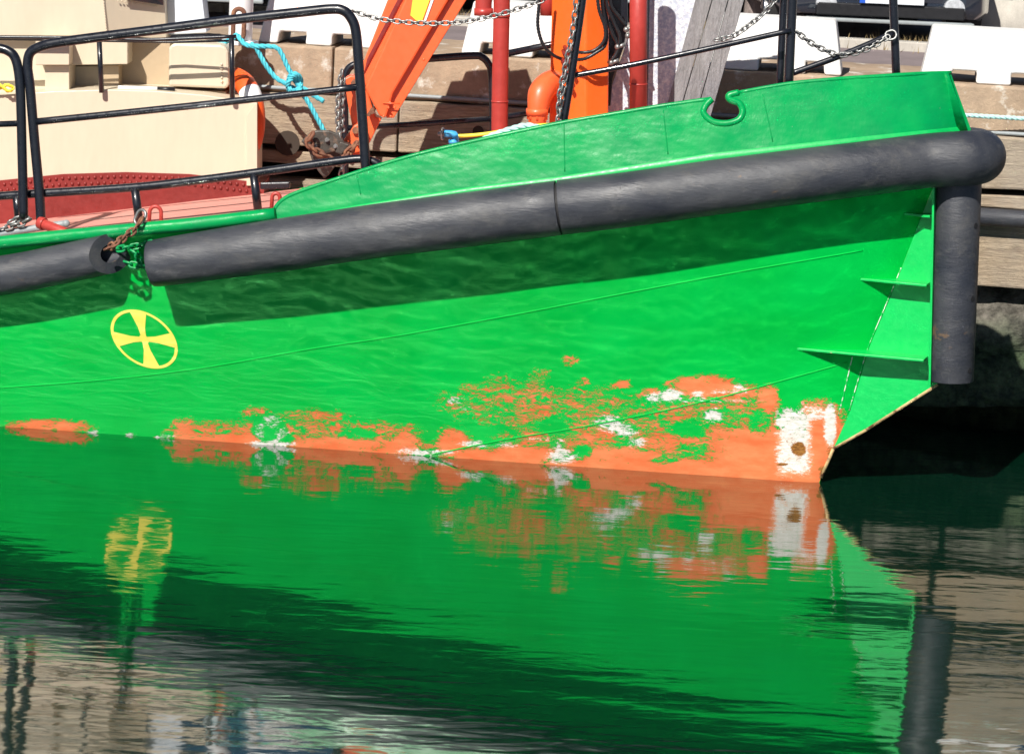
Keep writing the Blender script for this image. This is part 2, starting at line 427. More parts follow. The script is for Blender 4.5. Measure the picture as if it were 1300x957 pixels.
# wear painted by hand in the place it has on the hull (photo pixels turned into hull positions)
def blob(px, py, L):
    v = 0
    for (cx, cy, rx, ry, s) in L:
        d = math.hypot((px-cx)/rx, (py-cy)/ry)
        if d < 1.9: v = max(v, s*min(1, max(0, (1.9-d)/1.2))) if s > 0 else v
    for (cx, cy, rx, ry, s) in L:
        if s < 0:
            d = math.hypot((px-cx)/rx, (py-cy)/ry)
            if d < 1.4: v += s*min(1, max(0, (1.4-d)/.6))
    return v
def box_soft(px, py, x0, x1, y0, y1, s, e=14):
    dx = min(px-x0, x1-px); dy = min(py-y0, y1-py)
    return s*min(1, max(0, min(dx, dy)/e+.5))
PR = [(60, 541, 42, 7, .8), (290, 551, 60, 13, .62), (300, 560, 75, 8, .9), (235, 548, 14, 14, .8), (400, 552, 40, 14, .6), (430, 565, 60, 11, .85), (460, 548, 60, 12, .5), (400, 528, 40, 8, .48), (325, 522, 16, 6, .5), (480, 568, 45, 10, .8),
      (515, 564, 14, 14, .85), (575, 564, 18, 17, .8), (640, 577, 60, 10, 1.0), (690, 565, 60, 16, .48), (635, 500, 28, 20, .44), (680, 515, 24, 26, .50), (740, 520, 60, 26, .40), (720, 548, 60, 20, .42), (660, 530, 60, 10, .42),
      (600, 510, 40, 20, .36), (790, 488, 9, 5, .75), (740, 485, 8, 4, .6), (725, 457, 10, 6, .5), (685, 475, 12, 8, .44), (825, 498, 12, 5, .6), (810, 512, 40, 10, .38),
      (780, 580, 60, 12, .85), (860, 570, 60, 24, .62), (895, 491, 34, 11, .95), (935, 500, 24, 12, .75), (940, 555, 50, 34, .72), (975, 508, 12, 14, .9), (970, 572, 50, 26, 1.15), (825, 545, 45, 18, .48), (880, 528, 50, 18, .5),
      (760, 555, 22, 16, .62), (1035, 522, 16, 12, .85), (1045, 560, 22, 35, 1.2), (900, 602, 170, 13, 1.3), (750, 592, 90, 6, .9),
      (340, 545, 16, 12, -.9), (350, 556, 20, 8, -.5), (740, 575, 10, 8, -.6), (930, 535, 26, 10, -.3), (880, 572, 22, 8, -.3), (875, 545, 25, 10, -.3), (965, 540, 12, 18, -.35), (1000, 500, 10, 8, -.3), (450, 552, 20, 7, -.3), (280, 545, 12, 5, -.25), (620, 568, 14, 6, -.4), (840, 585, 16, 5, -.3), (700, 540, 18, 10, -.25), (380, 548, 10, 5, -.25)]
WH = [(1054, 540, 6, 22, .9), (852, 501, 12, 6, .72), (828, 506, 10, 6, .6), (905, 527, 11, 7, .7), (886, 500, 8, 4, .6), (772, 537, 18, 9, .5), (795, 546, 14, 8, .56), (780, 543, 10, 5, .6), (808, 562, 12, 6, .52),
      (714, 580, 17, 8, .62), (708, 566, 9, 10, .46), (345, 535, 10, 8, .48), (345, 563, 24, 3, .8), (330, 548, 6, 9, .46), (358, 552, 8, 9, .46), (604, 564, 18, 4, .55), (640, 565, 16, 4, .5), (545, 575, 30, 3, .6), (120, 549, 10, 2, .6), (165, 551, 7, 2, .55), (210, 554, 14, 2, .6), (520, 572, 14, 4, .5), (940, 493, 8, 7, .55), (920, 497, 18, 3, .5), (578, 508, 12, 4, .44), (590, 518, 10, 3, .42), (1040, 525, 14, 8, .5), (900, 509, 60, 2, .5), (700, 556, 40, 2, .5)]
RU = [(1014, 570, 8, 8, .85), (1004, 558, 10, 8, .46), (994, 588, 8, 2, .8), (1012, 582, 4, 12, .46), (1052, 580, 3, 22, .5), (1055, 572, 6, 5, .6), (1044, 600, 6, 10, .6)]

def build_hull():
    bm = bmesh.new()
    la = bm.verts.layers.float.new('primer'); lb = bm.verts.layers.float.new('white'); lc = bm.verts.layers.float.new('rust')
    XA = -9.5; nx = 430; nz = 95
    rows = []
    for j in range(nz+1):
        v = j/nz; row = []
        for i in range(nx+1):
            u = 1-(1-i/nx)**1.0
            # z and X solved together: the stem rakes
            u2 = u
            X = XA; z = 0
            for _ in range(5):
                zt = Zd(X); z = -.55 + (zt+.55)*v; xs = Xs(z) + (.0 if z < 1.9 else 0)
                if i < nx*.25: X = XA + (-3.9-XA)*(u/.25)
                else: X = -3.9 + (xs+3.9)*((u-.25)/.75)
            p = Vector((X, Yh(X, z), z)); vt = bm.verts.new(p)
            if -4.2 < X and z < 1.3:
                px, py = proj(p)
                vt[la] = blob(px, py, PR); vt[lb] = max(blob(px, py, WH), box_soft(px, py, 986, 1030, 519, 604, 0.68, 20), blob(px, py, [(1000, 535, 12, 14, .75), (1018, 548, 10, 26, .7), (1002, 575, 12, 22, .7)]), box_soft(px, py, 1024, 1042, 512, 535, .6, 8)); vt[lc] = blob(px, py, RU)
            row.append(vt)
        rows.append(row)
    for j in range(nz):
        for i in range(nx):
            f = bm.faces.new((rows[j][i], rows[j][i+1], rows[j+1][i+1], rows[j+1][i])); f.smooth = True
    # far side, mirrored over the centre plane
    far = []
    for j in range(0, nz+1, 5):
        row = []
        for i in range(0, nx+1, 10):
            p = rows[j][i].co; d = (p-FOOT).dot(cn); q = p-cn*2*d
            row.append(bm.verts.new(q))
        far.append(row)
    for j in range(len(far)-1):
        for i in range(len(far[0])-1):
            f = bm.faces.new((far[j][i], far[j+1][i], far[j+1][i+1], far[j][i+1])); f.smooth = True
    mb = MB(); mb.bm.free(); mb.bm = bm
    # weld seams standing slightly proud
    for pts in ([(-60, 497), (0, 492), (120, 483), (250, 468), (400, 442), (500, 427), (650, 400), (800, 371), (950, 343), (1095, 318)],
                [(548, 577), (640, 558), (720, 545), (800, 530), (900, 508), (1000, 481), (1075, 460)]):
        q = [hullpt(x, y, -.001) for x, y in pts]
        qs, _ = catmull(q, [0]*len(q), 10)
        qs = [Vector((p.x, Yh(p.x, p.z)+.0005, p.z)) for p in qs]
        mb.tube(qs, .0045, 6)
    me = bpy.data.meshes.new('hull'); bm.to_mesh(me); bm.free(); me.materials.append(M['hull'])
    o = bpy.data.objects.new('hull', me); C.objects.link(o); o.parent = boat; me.transform(parent_world(boat).inverted())
    # nicer mapping: object coords stay metric
    return o
build_hull()

def surf_quad_strip(name, polys, m, off=.0025, sub=6):
    mb = MB()
    for poly in polys:
        mb.face([hullpt(x, y, off) for x, y in poly])
    return mb.build(name, m, boat)
# thruster warning mark: ring with a cross of four flared arms
def mk(r, a): a = R(a); return (183+r*42.5*math.cos(a), 430.5+r*(13.5*math.cos(a)-35*math.sin(a)))
polys = []
for k in range(60):
    a0, a1 = k*6, (k+1)*6
    polys.append([mk(.915, a0), mk(1, a0), mk(1, a1), mk(.915, a1)])
for ac in (102, 18, -76, 201):
    for r0_, r1_ in ((.13, .4), (.4, .65), (.65, .93)):
        def hw(r): return 15.5 if r > .3 else 38
        for s in range(4):
            f0, f1 = -1+s*.5, -1+(s+1)*.5
            polys.append([mk(r0_, ac+hw(r0_)*f0), mk(r1_, ac+hw(r1_)*f0), mk(r1_, ac+hw(r1_)*f1), mk(r0_, ac+hw(r0_)*f1)])
polys.append([mk(.15, a) for a in range(0, 360, 30)])
surf_quad_strip('warning_mark', polys, M['markyellow'])

# bow fin between the stem and the upright rubber post
fin = [(1187, 232), (1160, 300), (1135, 366), (1104, 440), (1080, 520), (1060, 565), (1058, 568), (1100, 544), (1150, 513), (1190, 487), (1184, 440), (1186, 300), (1189, 236)]
mb = MB(); mb.prism([Pc(x, y, .008) for x, y in fin], tuple(cn*.016)); mb.build('bow_fin', M['green_fin'], boat, bevel=.002)
# bright edge strip along the bottom of the fin
mb = MB()
e = [Pc(1042, 606, 0), Pc(1058, 569, 0), Pc(1100, 545, 0), Pc(1190, 488, 0)]
for a, b in zip(e, e[1:]): mb.tube([a, b], .012, 8)
mb.build('fin_edge', mat('edge_rust', (.5, .36, .16), .6, var=.4, vs=14, stain=(.15, .06, .03), st=(.5, .6), ss=18), boat)
wm = mat('weld_white', (.0, .42, .08), .5, var=.1, stain=(.7, .72, .66), st=(.48, .54), ss=26)
for pts in ([(1146, 340), (1135, 367), (1119, 405), (1104, 441), (1092, 480), (1080, 521)], [(1084, 453), (1079, 475), (1072, 505), (1066, 528)]):
    mb = MB(); q = [hullpt(x-2, y, .0) for x, y in pts]; mb.tube(q, .0034, 6, smooth_path=5); mb.build('weld_seam', wm, boat)
# post back plate
tp, bt = Pc(1188, 236), Pc(1183, 486)
ax = Vector((1, -KY, 0)).normalized()
mb = MB(); c_ = (tp+bt)/2
mb.prism([tp-cn*.13, bt-cn*.13, bt+cn*.13, tp+cn*.13], tuple(ax*.014)); mb.build('post_backing_plate', M['green_fin'], boat, bevel=.002)
# post
mb = MB()
pt = Pc(1218, 214); pb = Pc(1207, 483)
mb.tube([pt, pt.lerp(pb, .3), pt.lerp(pb, .6), pb], .143, 40)
post = mb.build('bow_post', M['rubber'], boat, bevel=.004)
for x, y in ((1235, 285), (1230, 377), (1225, 468)):
    q = Ppl(x, y, pt, cn); tt = (q-pt).dot((pb-pt).normalized()); cc = pt+(pb-pt).normalized()*tt
    d = Vector((.72, -.69, 0)).normalized(); nrm2 = (d-(pb-pt).normalized()*d.dot((pb-pt).normalized())).normalized()
    mb = MB(); mb.tube([cc+nrm2*.1425, cc+nrm2*.1445], .019, 16); mb.build('bolt_hole_shade', M['rubber_dark'], post)  # proud dark discs stand in for the shade inside the bolt holes
# knee brackets
for (ax_, ay, bx, by, wd) in ((1005, 444, 1178, 457, .17), (1088, 356, 1181, 360, .14), (1145, 273, 1184, 277, .11)):
    A = hullpt(ax_, ay); z = A.z
    B = Pc(bx, by); B = Vector((B.x, Yc(B.x), z)); D = Vector((Xs(z), Yc(Xs(z)), z))
    out = -cn*wd
    mid = A.lerp(B+out, .55)
    pts = [A+cn*.01, mid, B+out, B, D]
    # follow the hull between A and the stem so that the plate stays outside it
    for f in (.75, .5, .25):
        X = A.x+(D.x-A.x)*f; pts.append(Vector((X, Yh(X, z)+.006, z)))
    mb = MB(); mb.prism(pts, (0, 0, .014)); mb.build('knee_bracket', M['green_fin'], boat, bevel=.002)

# ---------------------------------------------------------------- fenders
def fpath(pts, r):
    out = []
    for x, y in pts:
        Y = 20.
        for _ in range(12):
            p = P(x, y, Y); Y = .4*Y+.6*(Yh(min(p.x, 2.5), min(p.z, Zd(p.x)))-r*interp(min(1200, x), [(-500, .75), (250, .78), (600, .9), (850, .9), (1170, .6), (1200, .55)]))
        out.append(P(x, y, Y))
    return out
# left piece, hollow, open end
rA = .126
pa = fpath([(-420, 398), (-200, 378), (0, 350), (70, 337), (140, 322)], rA)
mb = MB(); mb.tube(pa, rA, 36, caps=False, smooth_path=6)
q, _ = catmull(pa, [0]*len(pa), 6)
mb.tube([q[-1]+(q[-2]-q[-1]).normalized()*.5, q[-1]], .058, 24, caps=False)
def oblique():
    t = (q[-1]-q[-2]).normalized()
    for v in mb.bm.verts:
        d = v.co-q[-1]
        if d.dot(t) > -.45 and d.length < .6: v.co += t*(d.y*.8)*max(0, 1+d.dot(t)/.45)
def annulus(mb, c, t, r1, r2, n=36):
    t = t.normalized(); a = t.orthogonal().normalized(); b = t.cross(a)
    for j in range(n):
        a0, a1 = 2*math.pi*j/n, 2*math.pi*(j+1)/n
        mb.face([c+(a*math.cos(x)+b*math.sin(x))*r for x, r in ((a0, r1), (a0, r2), (a1, r2), (a1, r1))])
annulus(mb, q[-1], q[-1]-q[-2], .058, rA); oblique()
o = mb.build('fender', M['rubber'], boat); o['label'] = 'thin hollow black rubber fender with an open round end'
mb = MB(); dd = (q[-2]-q[-1]).normalized(); mb.tube([q[-1]+dd*.2, q[-1]+dd*.21], .0575, 20); mb.build('fender_bore', M['rubber_dark'], o)
# middle piece
pbp = fpath([(199, 334), (260, 325), (350, 312), (480, 293), (600, 278), (709, 264)], .165)
d0 = (pbp[0]-pbp[1]).normalized()
mb = MB(); mb.tube([pbp[0]+d0*.03]+pbp, [.135, .15, .158, .167, .169, .17, .17], 40, smooth_path=6)
o = mb.build('fender', M['rubber'], boat, bevel=.006); o['label'] = 'middle black rubber fender scuffed white at its closed end'
mb = MB(); mb.tube([pbp[-1]+(pbp[-2]-pbp[-1]).normalized()*.1, pbp[-1]+(pbp[-1]-pbp[-2]).normalized()*.15], .155, 36); mb.build('fender_joint_blocker', M['rubber_dark'], o)  # added inner tube that stops light passing through the fender joint
# bow piece, wrapping round the stem
pc0 = fpath([(711.5, 263.5), (800, 253), (900, 239), (1000, 226), (1100, 214), (1170, 205)], .17)
X1, Y1, Z1 = pc0[-1]
tipc = Pc(1205, 203)                       # on the centre line
Xt = P(1243, 203, Yc(tipc.x+.2)).x
zt = pc0[-1].z
side = []
cpl = lambda X: Vector((X, Yc(X), 0))
def reflect(p): d = (p-FOOT).dot(cn); return p-cn*2*d
apex = Vector((Xt, Yc(Xt), zt+.035))
hb = -(pc0[-1]-FOOT).dot(cn)               # half breadth at the last point
pn = apex - ax*.10 - cn*(hb*.72); pn.z = zt+.03
path = pc0+[pn, apex - ax*.015 - cn*(hb*.3), apex+cn*(hb*.3)-ax*.015, reflect(pn)] + [reflect(p) for p in pc0[::-1]]
mb = MB(); mb.tube(path, [.17]*len(path), 40, smooth_path=7)
o = mb.build('fender', M['rubber'], boat, bevel=.006); o['label'] = 'long black rubber fender wrapping round the bow'

# ---------------------------------------------------------------- gunwale, deck, bulwark
mb = MB()
g = [near(x, y, -.02) for x, y in ((-400, 348), (-200, 330), (0, 308), (132, 295), (250, 284), (350, 272))]
mb.tube(g, .042, 16, smooth_path=4); mb.build('gunwale', M['green_deck'], boat)

def far_y(X): p = Vector((X, Yd(X), 0)); return reflect(p)
mb = MB(); prev = None
for i in range(61):
    X = -9.5+(Xs(2)-.08+9.5)*i/60; z = Zd(X)
    a = Vector((X, Yd(X)+.006, z-.004)); b = reflect(a); cc = (a+b)/2+Vector((0, 0, .05))
    row = [mb.bm.verts.new(a), mb.bm.verts.new(a.lerp(cc, .5)+Vector((0, 0, .012))), mb.bm.verts.new(cc), mb.bm.verts.new(b.lerp(cc, .5)+Vector((0, 0, .012))), mb.bm.verts.new(b)]
    if prev:
        for k in range(4):
            f = mb.bm.faces.new((prev[k], row[k], row[k+1], prev[k+1])); f.smooth = True
    prev = row
mb.build('deck', M['deckred'], boat)

bul_top = [(350, 264), (362, 252), (385, 242), (430, 227), (470, 214), (520, 199), (560, 189), (600, 180), (660, 167), (720, 155), (780, 145), (840, 135), (903, 126)]
bul_top2 = [(938, 118), (1000, 107), (1060, 101), (1120, 97), (1170, 94), (1207, 93)]
bul_bot = [(350, 280), (460, 264), (600, 244), (710, 233), (900, 206), (1100, 184), (1235, 168)]
notch_l = (904, 126); notch_r = (938, 118); notch = [(904, 126), (896, 134), (893, 143), (899, 151), (908, 156), (924, 157), (938, 152), (943, 142), (939, 132), (931, 128.5), (926, 126), (926, 121), (938, 118)]
def yt(x): return interp(x, bul_top) if x <= 904 else (interp(x, [(938, 118)]+bul_top2[1:]) if x > 938 else None)
def bw(px, py, inn=0.):
    """bulwark surface: leans inboard a little with height"""
    Y = 20.; tipX = P(1232, 160, 19.8).x
    for _ in range(12):
        p = P(px, py, Y); X = min(p.x, tipX-.001); h = max(0, p.z-Zd(min(X, 2.6)))
        t = tipX-X
        edge = Yc(X)-bdeck(t+.06)*min(1, (t/.25))**.5 if t < .25 else Yc(X)-bdeck(t+.06)
        Y = .4*Y+.6*(edge + .05 + h*.25 + inn)
    return P(px, py, Y)
def bul_columns():
    cols = []; xs = [350, 352, 355, 362, 372, 385, 400]+list(range(415, 893, 14))+[893]
    for x in xs:
        cols.append([(x, interp(x, bul_top)+(interp(x, bul_bot)-interp(x, bul_top))*k/8) for k in range(9)])
    return cols
mb = MB()
def sheet(cols, inn=.018):
    A = [[mb.bm.verts.new(bw(x, y)) for x, y in c] for c in cols]
    B = [[mb.bm.verts.new(bw(x, y, inn)) for x, y in c] for c in cols]
    for G, fl in ((A, 0), (B, 1)):
        for i in range(len(G)-1):
            for j in range(len(G[0])-1):
                q = (G[i][j], G[i+1][j], G[i+1][j+1], G[i][j+1]); f = mb.bm.faces.new(q if fl else q[::-1]); f.smooth = True
    def rim(a, b):
        for i in range(len(a)-1):
            f = mb.bm.faces.new((a[i], a[i+1], b[i+1], b[i]))
            for e_ in f.edges: e_.smooth = False
    rim([c[0] for c in A], [c[0] for c in B]); rim([c[-1] for c in A], [c[-1] for c in B])
    rim(A[0], B[0]); rim(A[-1], B[-1])
sheet(bul_columns())
# round the fairlead: lower strip under the notch
nb = [(893, 143), (899, 151), (908, 156), (924, 157), (938, 152), (943, 142)]
sheet([[(x, y+(interp(x, bul_bot)-y)*k/8) for k in range(9)] for x, y in nb])
sheet([[(893, interp(893, bul_top)+(143-interp(893, bul_top))*k/4) for k in range(5)], [(897, interp(897, bul_top)+(137-interp(897, bul_top))*k/4) for k in range(5)],
       [(903, 126.2+(128-126.2)*k/4) for k in range(5)]])
sheet([[(x, 120+(128.5-120)*k/4) for k in range(5)] for x in (926, 931.5)])
sheet([[(931, 119.5+(126-119.5)*k/4) for k in range(5)], [(938, 118+(131-118)*k/4) for k in range(5)], [(943, 117+(142-117)*k/4) for k in range(5)]])
xs = [943, 955, 970, 985]+list(range(1000, 1180, 15))+[1180, 1190, 1198, 1204, 1207]
def slant(x):       # right end leans forward going down
    return max(0, (x-1150)/57)**1.5*27
sheet([[(x+slant(x)*k/8, (interp(x, bul_top2))+(interp(x+slant(x), bul_bot)-interp(x, bul_top2))*k/8) for k in range(9)] for x in xs])
bulw = mb.build('bulwark', M['green_deck'], boat)
# far-side bulwark
mb = MB(); prevr = None
for x in list(range(1060, 1207, 15))+[1207]:
    yt_ = interp(x, bul_top) if x < 904 else interp(x, bul_top2)
    a, b = bw(x, yt_), bw(x+slant(x), interp(x+slant(x), bul_bot)); a = b.lerp(a, min(1, (x-1040)/120)); a, b = reflect(a), reflect(b)
    row = [mb.bm.verts.new(v) for v in (a, b, b-cn*.018, a-cn*.018)]
    if prevr:
        for k in range(4): mb.bm.faces.new((prevr[k], row[k], row[(k+1) % 4], prevr[(k+1) % 4])).smooth = (k in (0, 2))
    prevr = row
mb.build('bulwark', M['green_deck'], boat)
# rolled top bar, fairlead lip and lower flange
mb = MB()
mb.tube([bw(x, y, .009) for x, y in [(350, 274)]+bul_top], .015, 10, smooth_path=4)
mb.tube([bw(x, y, .009) for x, y in bul_top2], .014, 10, smooth_path=4)
mb.build('bulwark_rail', M['green_deck'], bulw)
mb = MB(); mb.tube([bw(x, y, .009) for x, y in notch], .022, 12, smooth_path=4)
mb.build('fairlead', M['green_deck'], bulw)
mb = MB()
fl = [(352, 276), (460, 257), (600, 235), (710, 222), (900, 193), (1100, 171), (1228, 158)]
prevr = None
for k in range(100):
    x = 352+(1228-352)*k/99
    a = bw(x, interp(x, fl)+2); b = bw(x, interp(x, bul_bot)+1, -.035); c = bw(x, interp(x, bul_bot)+2)
    row = [mb.bm.verts.new(v) for v in (a-Vector((0, .004, 0)), b, c)]
    if prevr:
        for j in range(2): mb.bm.faces.new((prevr[j], row[j], row[j+1], prevr[j+1])).smooth = True
    prevr = row
mb.build('bulwark_flange', mat('green_flange', (.0, .38, .08), .4, var=.06, b=.001, bs=30), bulw)
# rust-red line where flange meets fender
mb = MB(); mb.tube([bw(x, interp(x, bul_bot)+1.5, -.03) for x in range(352, 1236, 20)], .0055, 6)
mb.build('primer_line', mat('primer_edge', (.6, .2, .08), .7, var=.3, vs=10, stain=(.1, .05, .03), st=(.5, .6), ss=9), bulw)
# vertical welds on the bulwark
for x0, y0, x1, y1 in ((452, 219, 458, 247), (842, 140, 848, 196), (968, 120, 981, 180), (716, 158, 717, 218)):
    mb = MB(); mb.tube([bw(x0+(x1-x0)*k/8, y0+(y1-y0)*k/8, -.0005) for k in range(9)], .0035, 6); mb.build('weld_seam', M['green_deck'], bulw)

# ---------------------------------------------------------------- near railings
def nr(pts, r, off=.08, sm=5): return [near(x, y, off) for x, y in pts], r
def railing(tubes, label=None, m='black', parent=boat):
    mb = MB()
    for pts, r, off in tubes:
        q = [near(x, y, off) if isinstance(off, float) else P(x, y, off[0]) for x, y in pts]
        mb.tube(q, r, 14, smooth_path=6 if len(q) > 2 else 0)
    o = mb.build('railing', M[m], parent)
    if label: o['label'] = label
    return o
def bend(pts): return pts
railing([([(-60, 60), (-20, 60), (0, 62), (10, 65), (18, 72), (23, 88), (26, 120), (28, 190), (30, 278)], .031, .1), ([(-60, 160), (25, 157)], .02, .1)])
railing([([(52, 280), (50, 245), (44, 180), (38, 110), (35, 85), (38, 68), (50, 60), (70, 55), (120, 48), (200, 38), (300, 25), (380, 16), (420, 12), (436, 14), (446, 24), (452, 42), (456, 90), (460, 150), (465, 222)], .032, .12),
         ([(44, 155), (250, 134), (453, 111)], .023, .12)], 'tall black railing bay with rounded top corners')
railing([([(-60, 253), (0, 249), (60, 245), (170, 238), (260, 228), (350, 216), (420, 206), (455, 202), (470, 204), (480, 209), (487, 216)], .028, .17),
         ([(171, 238), (177, 283)], .028, .17), ([(322, 220), (328, 271)], .028, .17), ([(21, 247), (24, 282)], .028, .17)], 'low black railing along the deck edge')
# forward railing, props and posts
railing([([(715, 160), (728, 80), (741, -10), (746, -60)], .024, .28), ([(724, 97), (800, 83), (900, 62), (1004, 39)], .018, .33)], 'slanting black prop and long brace by the orange crane')
railing([([(1008, -60), (1006, 0), (1001, 112)], .03, .36), ([(998, -60), (995, 0), (990, 112)], .024, .5), ([(1004, 94), (1070, 70), (1134, 43)], .02, .38)], 'pair of black posts with a brace at the bow')
railing([([(1132, -60), (1134, 0), (1138, 98)], .027, .4)], 'single black post at the bow')
mb = MB()
ey = near(1131, 45, .36); mb.link_torus(ey, Vector((1, 0, .4)), Vector((0, .3, 1)), .07, .008, .06)
mb.build('eye_ring', M['steel'], boat)

def near_chain(pts, off, L=.05, r=.0055, m='steel', name='chain', lab=None):
    mb = MB(); chain_on(mb, [near(x, y, off) if isinstance(off, float) else P(x, y, off[0]) for x, y in pts], L, r)
    o = mb.build(name, M[m], boat)
    if lab: o['label'] = lab
near_chain([(448, 14), (480, 24), (520, 29), (560, 30), (600, 26), (640, 17), (690, 0), (720, -14)], .15, lab='steel chain slung from the railing corner to the red pipe')
near_chain([(733, -10), (727, 40), (718, 85), (711, 120), (709, 160)], .24, .055, .0065, lab='steel chain hanging along the slanting prop')
near_chain([(1009, 39), (1030, 55), (1052, 66), (1070, 70), (1100, 63), (1131, 45)], .36, .05, .006, lab='slack chain between two bow posts')
near_chain([(990, -10), (975, 12), (950, 33), (930, 46), (905, 52)], .45, .05, .006, lab='chain reaching the bow posts from aft')
near_chain([(719, 95), (713, 125), (709, 155)], .26, .055, .0065)

# chains between the fenders
mb = MB()
c1 = [near(180, 277, -.06), near(172, 290, -.12), near(160, 300, -.2), near(148, 309, -.28), near(136, 316, -.2)]
chain_on(mb, c1, .07, .0085); mb.build('fender_chain', M['rust'], boat)['label'] = 'rusty chain running into the hollow fender end'
mb = MB()
for ch in ([(142, 318), (158, 315), (172, 313), (192, 308)], [(158, 333), (172, 337), (190, 339)], [(166, 318), (176, 326), (180, 340)]):
    chain_on(mb, [hullpt(x, y, .035+.02*math.sin(i*2.)) for i, (x, y) in enumerate(ch)], .065, .0085)
mb.build('fender_chain', M['green_chain'], boat)['label'] = 'green painted chain links between the fender ends'
mb = MB(); c = near(178, 276, -.03); mb.link_torus(c, Vector((.5, 0, 1)), Vector((1, -.6, 0)), .10, .010, .07); mb.build('shackle', M['steel'], boat)
# small deck eyes
for x, y, w_ in ((197, 281, .075), (350, 262, .05)):
    mb = MB(); b = near(x, y, .15); pts = [b+Vector((math.cos(a)*w_*.5, 0, .055+math.sin(a)*w_*.55)) for a in [R(k) for k in range(-10, 191, 25)]]
    mb.tube([b+Vector((w_*.52, 0, -.02))]+pts+[b+Vector((-w_*.52, 0, -.02))], .0125, 10); mb.build('deck_eye', M['redpipe'], boat)
# grey hose end, red stub and a chain on the deck by the rail foot
mb = MB(); mb.tube([near(-60, 306, .12), near(0, 297, .12), near(50, 289, .14), near(84, 284, .16)], .024, 14, smooth_path=4); mb.sphere(near(84, 284, .16), .026, 12); mb.build('deck_pipe', M['conduit'], boat)
mb = MB(); a, b = near(52, 283, .1), near(84, 296, .02); mb.tube([a, b], .033, 18); mb.tube([a-(b-a).normalized()*.012, a+(b-a).normalized()*.03], .041, 18); mb.build('pipe_stub', M['redpipe'], boat, bevel=.003)
near_chain([(0, 292), (12, 288), (26, 284), (36, 279), (28, 277), (10, 283)], .1, .06, .008, lab='bundled steel chain at the railing foot')

# ---------------------------------------------------------------- deck casing and wheelhouse
def slab(name, pts, Y, depth, m, parent=boat, bevel=.006, skew=0., holes=None):
    """upright plate or box whose front outline is pts, at distance Y, depth metres thick"""
    mb = MB(); mb.prism([P(x, y, Y+skew*(x-pts[0][0])) for x, y in pts], (0, depth, 0)); return mb.build(name, m, parent, bevel=bevel)
YC = 21.55
top = [(-80, 130), (0, 121), (70, 116), (140, 114), (200, 116), (260, 121), (325, 131)]
bot = [(-80, 240), (0, 230), (80, 222), (160, 219.5), (240, 222), (325, 232)]
slab('casing', top+bot[::-1], YC, .5, M['cream'])
slab('casing_edge', [(313, 147), (324, 131), (326.5, 131), (326.5, 236), (313, 236)], YC-.04, .03, M['cream'], bevel=.003)
# riveted coaming: its top bows up in the middle like the panel above
mb = MB()
cb = [(-80, 300), (60, 290), (160, 285), (240, 280), (335, 275)]
mb.prism([P(x, y, YC-.02) for x, y in [(x, y-.5) for x, y in bot[:-1]]+[(335, 233)]+cb[::-1]], (0, .45, 0))
for row in (4.5, 12):
    x = -60+(4 if row > 8 else 0)
    while x < 330:
        yy = interp(x, bot)+row
        mb.sphere(P(x, yy, YC-.021), .0125, 8); x += 8.2
mb.build('coaming', M['redlead'], boat)
mb = MB(); mb.tube([P(-80, 255, 21.1), P(60, 257, 21.1)], .02, 8); 
# low black pipe on the deck behind the coaming end
slab('deck_pipe', [(330, 232), (368, 231), (368, 240), (330, 241)], 21.3, .05, M['black'], bevel=.01)
# upper works
slab('wheelhouse', [(-80, -90), (128, -90), (136, 46), (-80, 46)], 21.75, .6, M['cream'])
mb = MB(); a = [P(133, 44, 21.75), P(211, 50, 22.05), P(205, -90, 22.05), P(127, -90, 21.75)]
mb.prism(a, (0, .3, 0))
for i in range(12):
    mb.sphere(P(131.5+i*.35, 3.5*i, 21.745), .006, 6); mb.sphere(P(150+i*4.6, 1+i*.7, 21.80+i*.018), .006, 6)
sf = mb.build('wheelhouse_side', M['cream'], boat)
mb = MB(); mb.prism([P(153, -40, 21.80), P(206, -40, 22.0), P(207, 7, 22.0), P(158, -1, 21.80)], (0, .03, 0)); 
mb.build('window', M['glass'], sf)
slab('wheelhouse_base', [(-80, 50), (62, 50), (58, 116), (-80, 122)], 21.85, .4, M['cream'])
slab('locker', [(45, 51), (88, 52), (88, 83), (45, 83)], 21.60, .5, M['cream'])
slab('locker', [(88, 52), (162, 52), (162, 82), (88, 83)], 21.78, .4, M['cream'])
slab('locker_leg', [(57, 83), (88, 83), (88, 118), (57, 118)], 21.66, .3, M['cream'])
slab('locker_leg', [(130, 83), (151, 83), (151, 118), (130, 118)], 21.86, .2, M['cream_shade'])
slab('tank_wall', [(88, 84), (131, 84), (131, 118), (88, 118)], 22.0, .2, M['cream'])
slab('side_wall', [(136, 50), (216, 52), (215, 118), (140, 118)], 22.05, .2, M['cream_shade'], bevel=.004)
mb = MB()
o = slab('rounded_locker', [(214, 62), (217, 57), (223, 55), (280, 57), (287, 60), (290, 66), (291, 108), (287, 113), (214, 110)], 21.78, .42, M['cream'], bevel=.02)
for i in range(5):
    mb = MB(); mb.sphere(P(281.5, 82+i*5.6, 21.777), .009, 8); mb.build('rivet', M['cream'], o)
slab('casing_rim', [(225, 113), (287, 117), (287, 128), (225, 122)], 21.84, .3, M['cream_shade'], bevel=.003)
mb = MB(); mb.tube([P(150, 112, 21.66), P(200, 113.5, 21.66)], .017, 12); o = mb.build('boat_hook', M['white'], boat)
mb = MB(); mb.tube([P(200, 113.5, 21.66), P(222, 114, 21.66)], .018, 12); mb.build('grip', M['hose'], o)
mb = MB()
mb.tube([P(-80, 47, 21.5), P(110, 48.5, 21.5), P(180, 51, 21.5), P(240, 49, 21.5), P(300, 46.5, 21.5)], .013, 10, smooth_path=3)
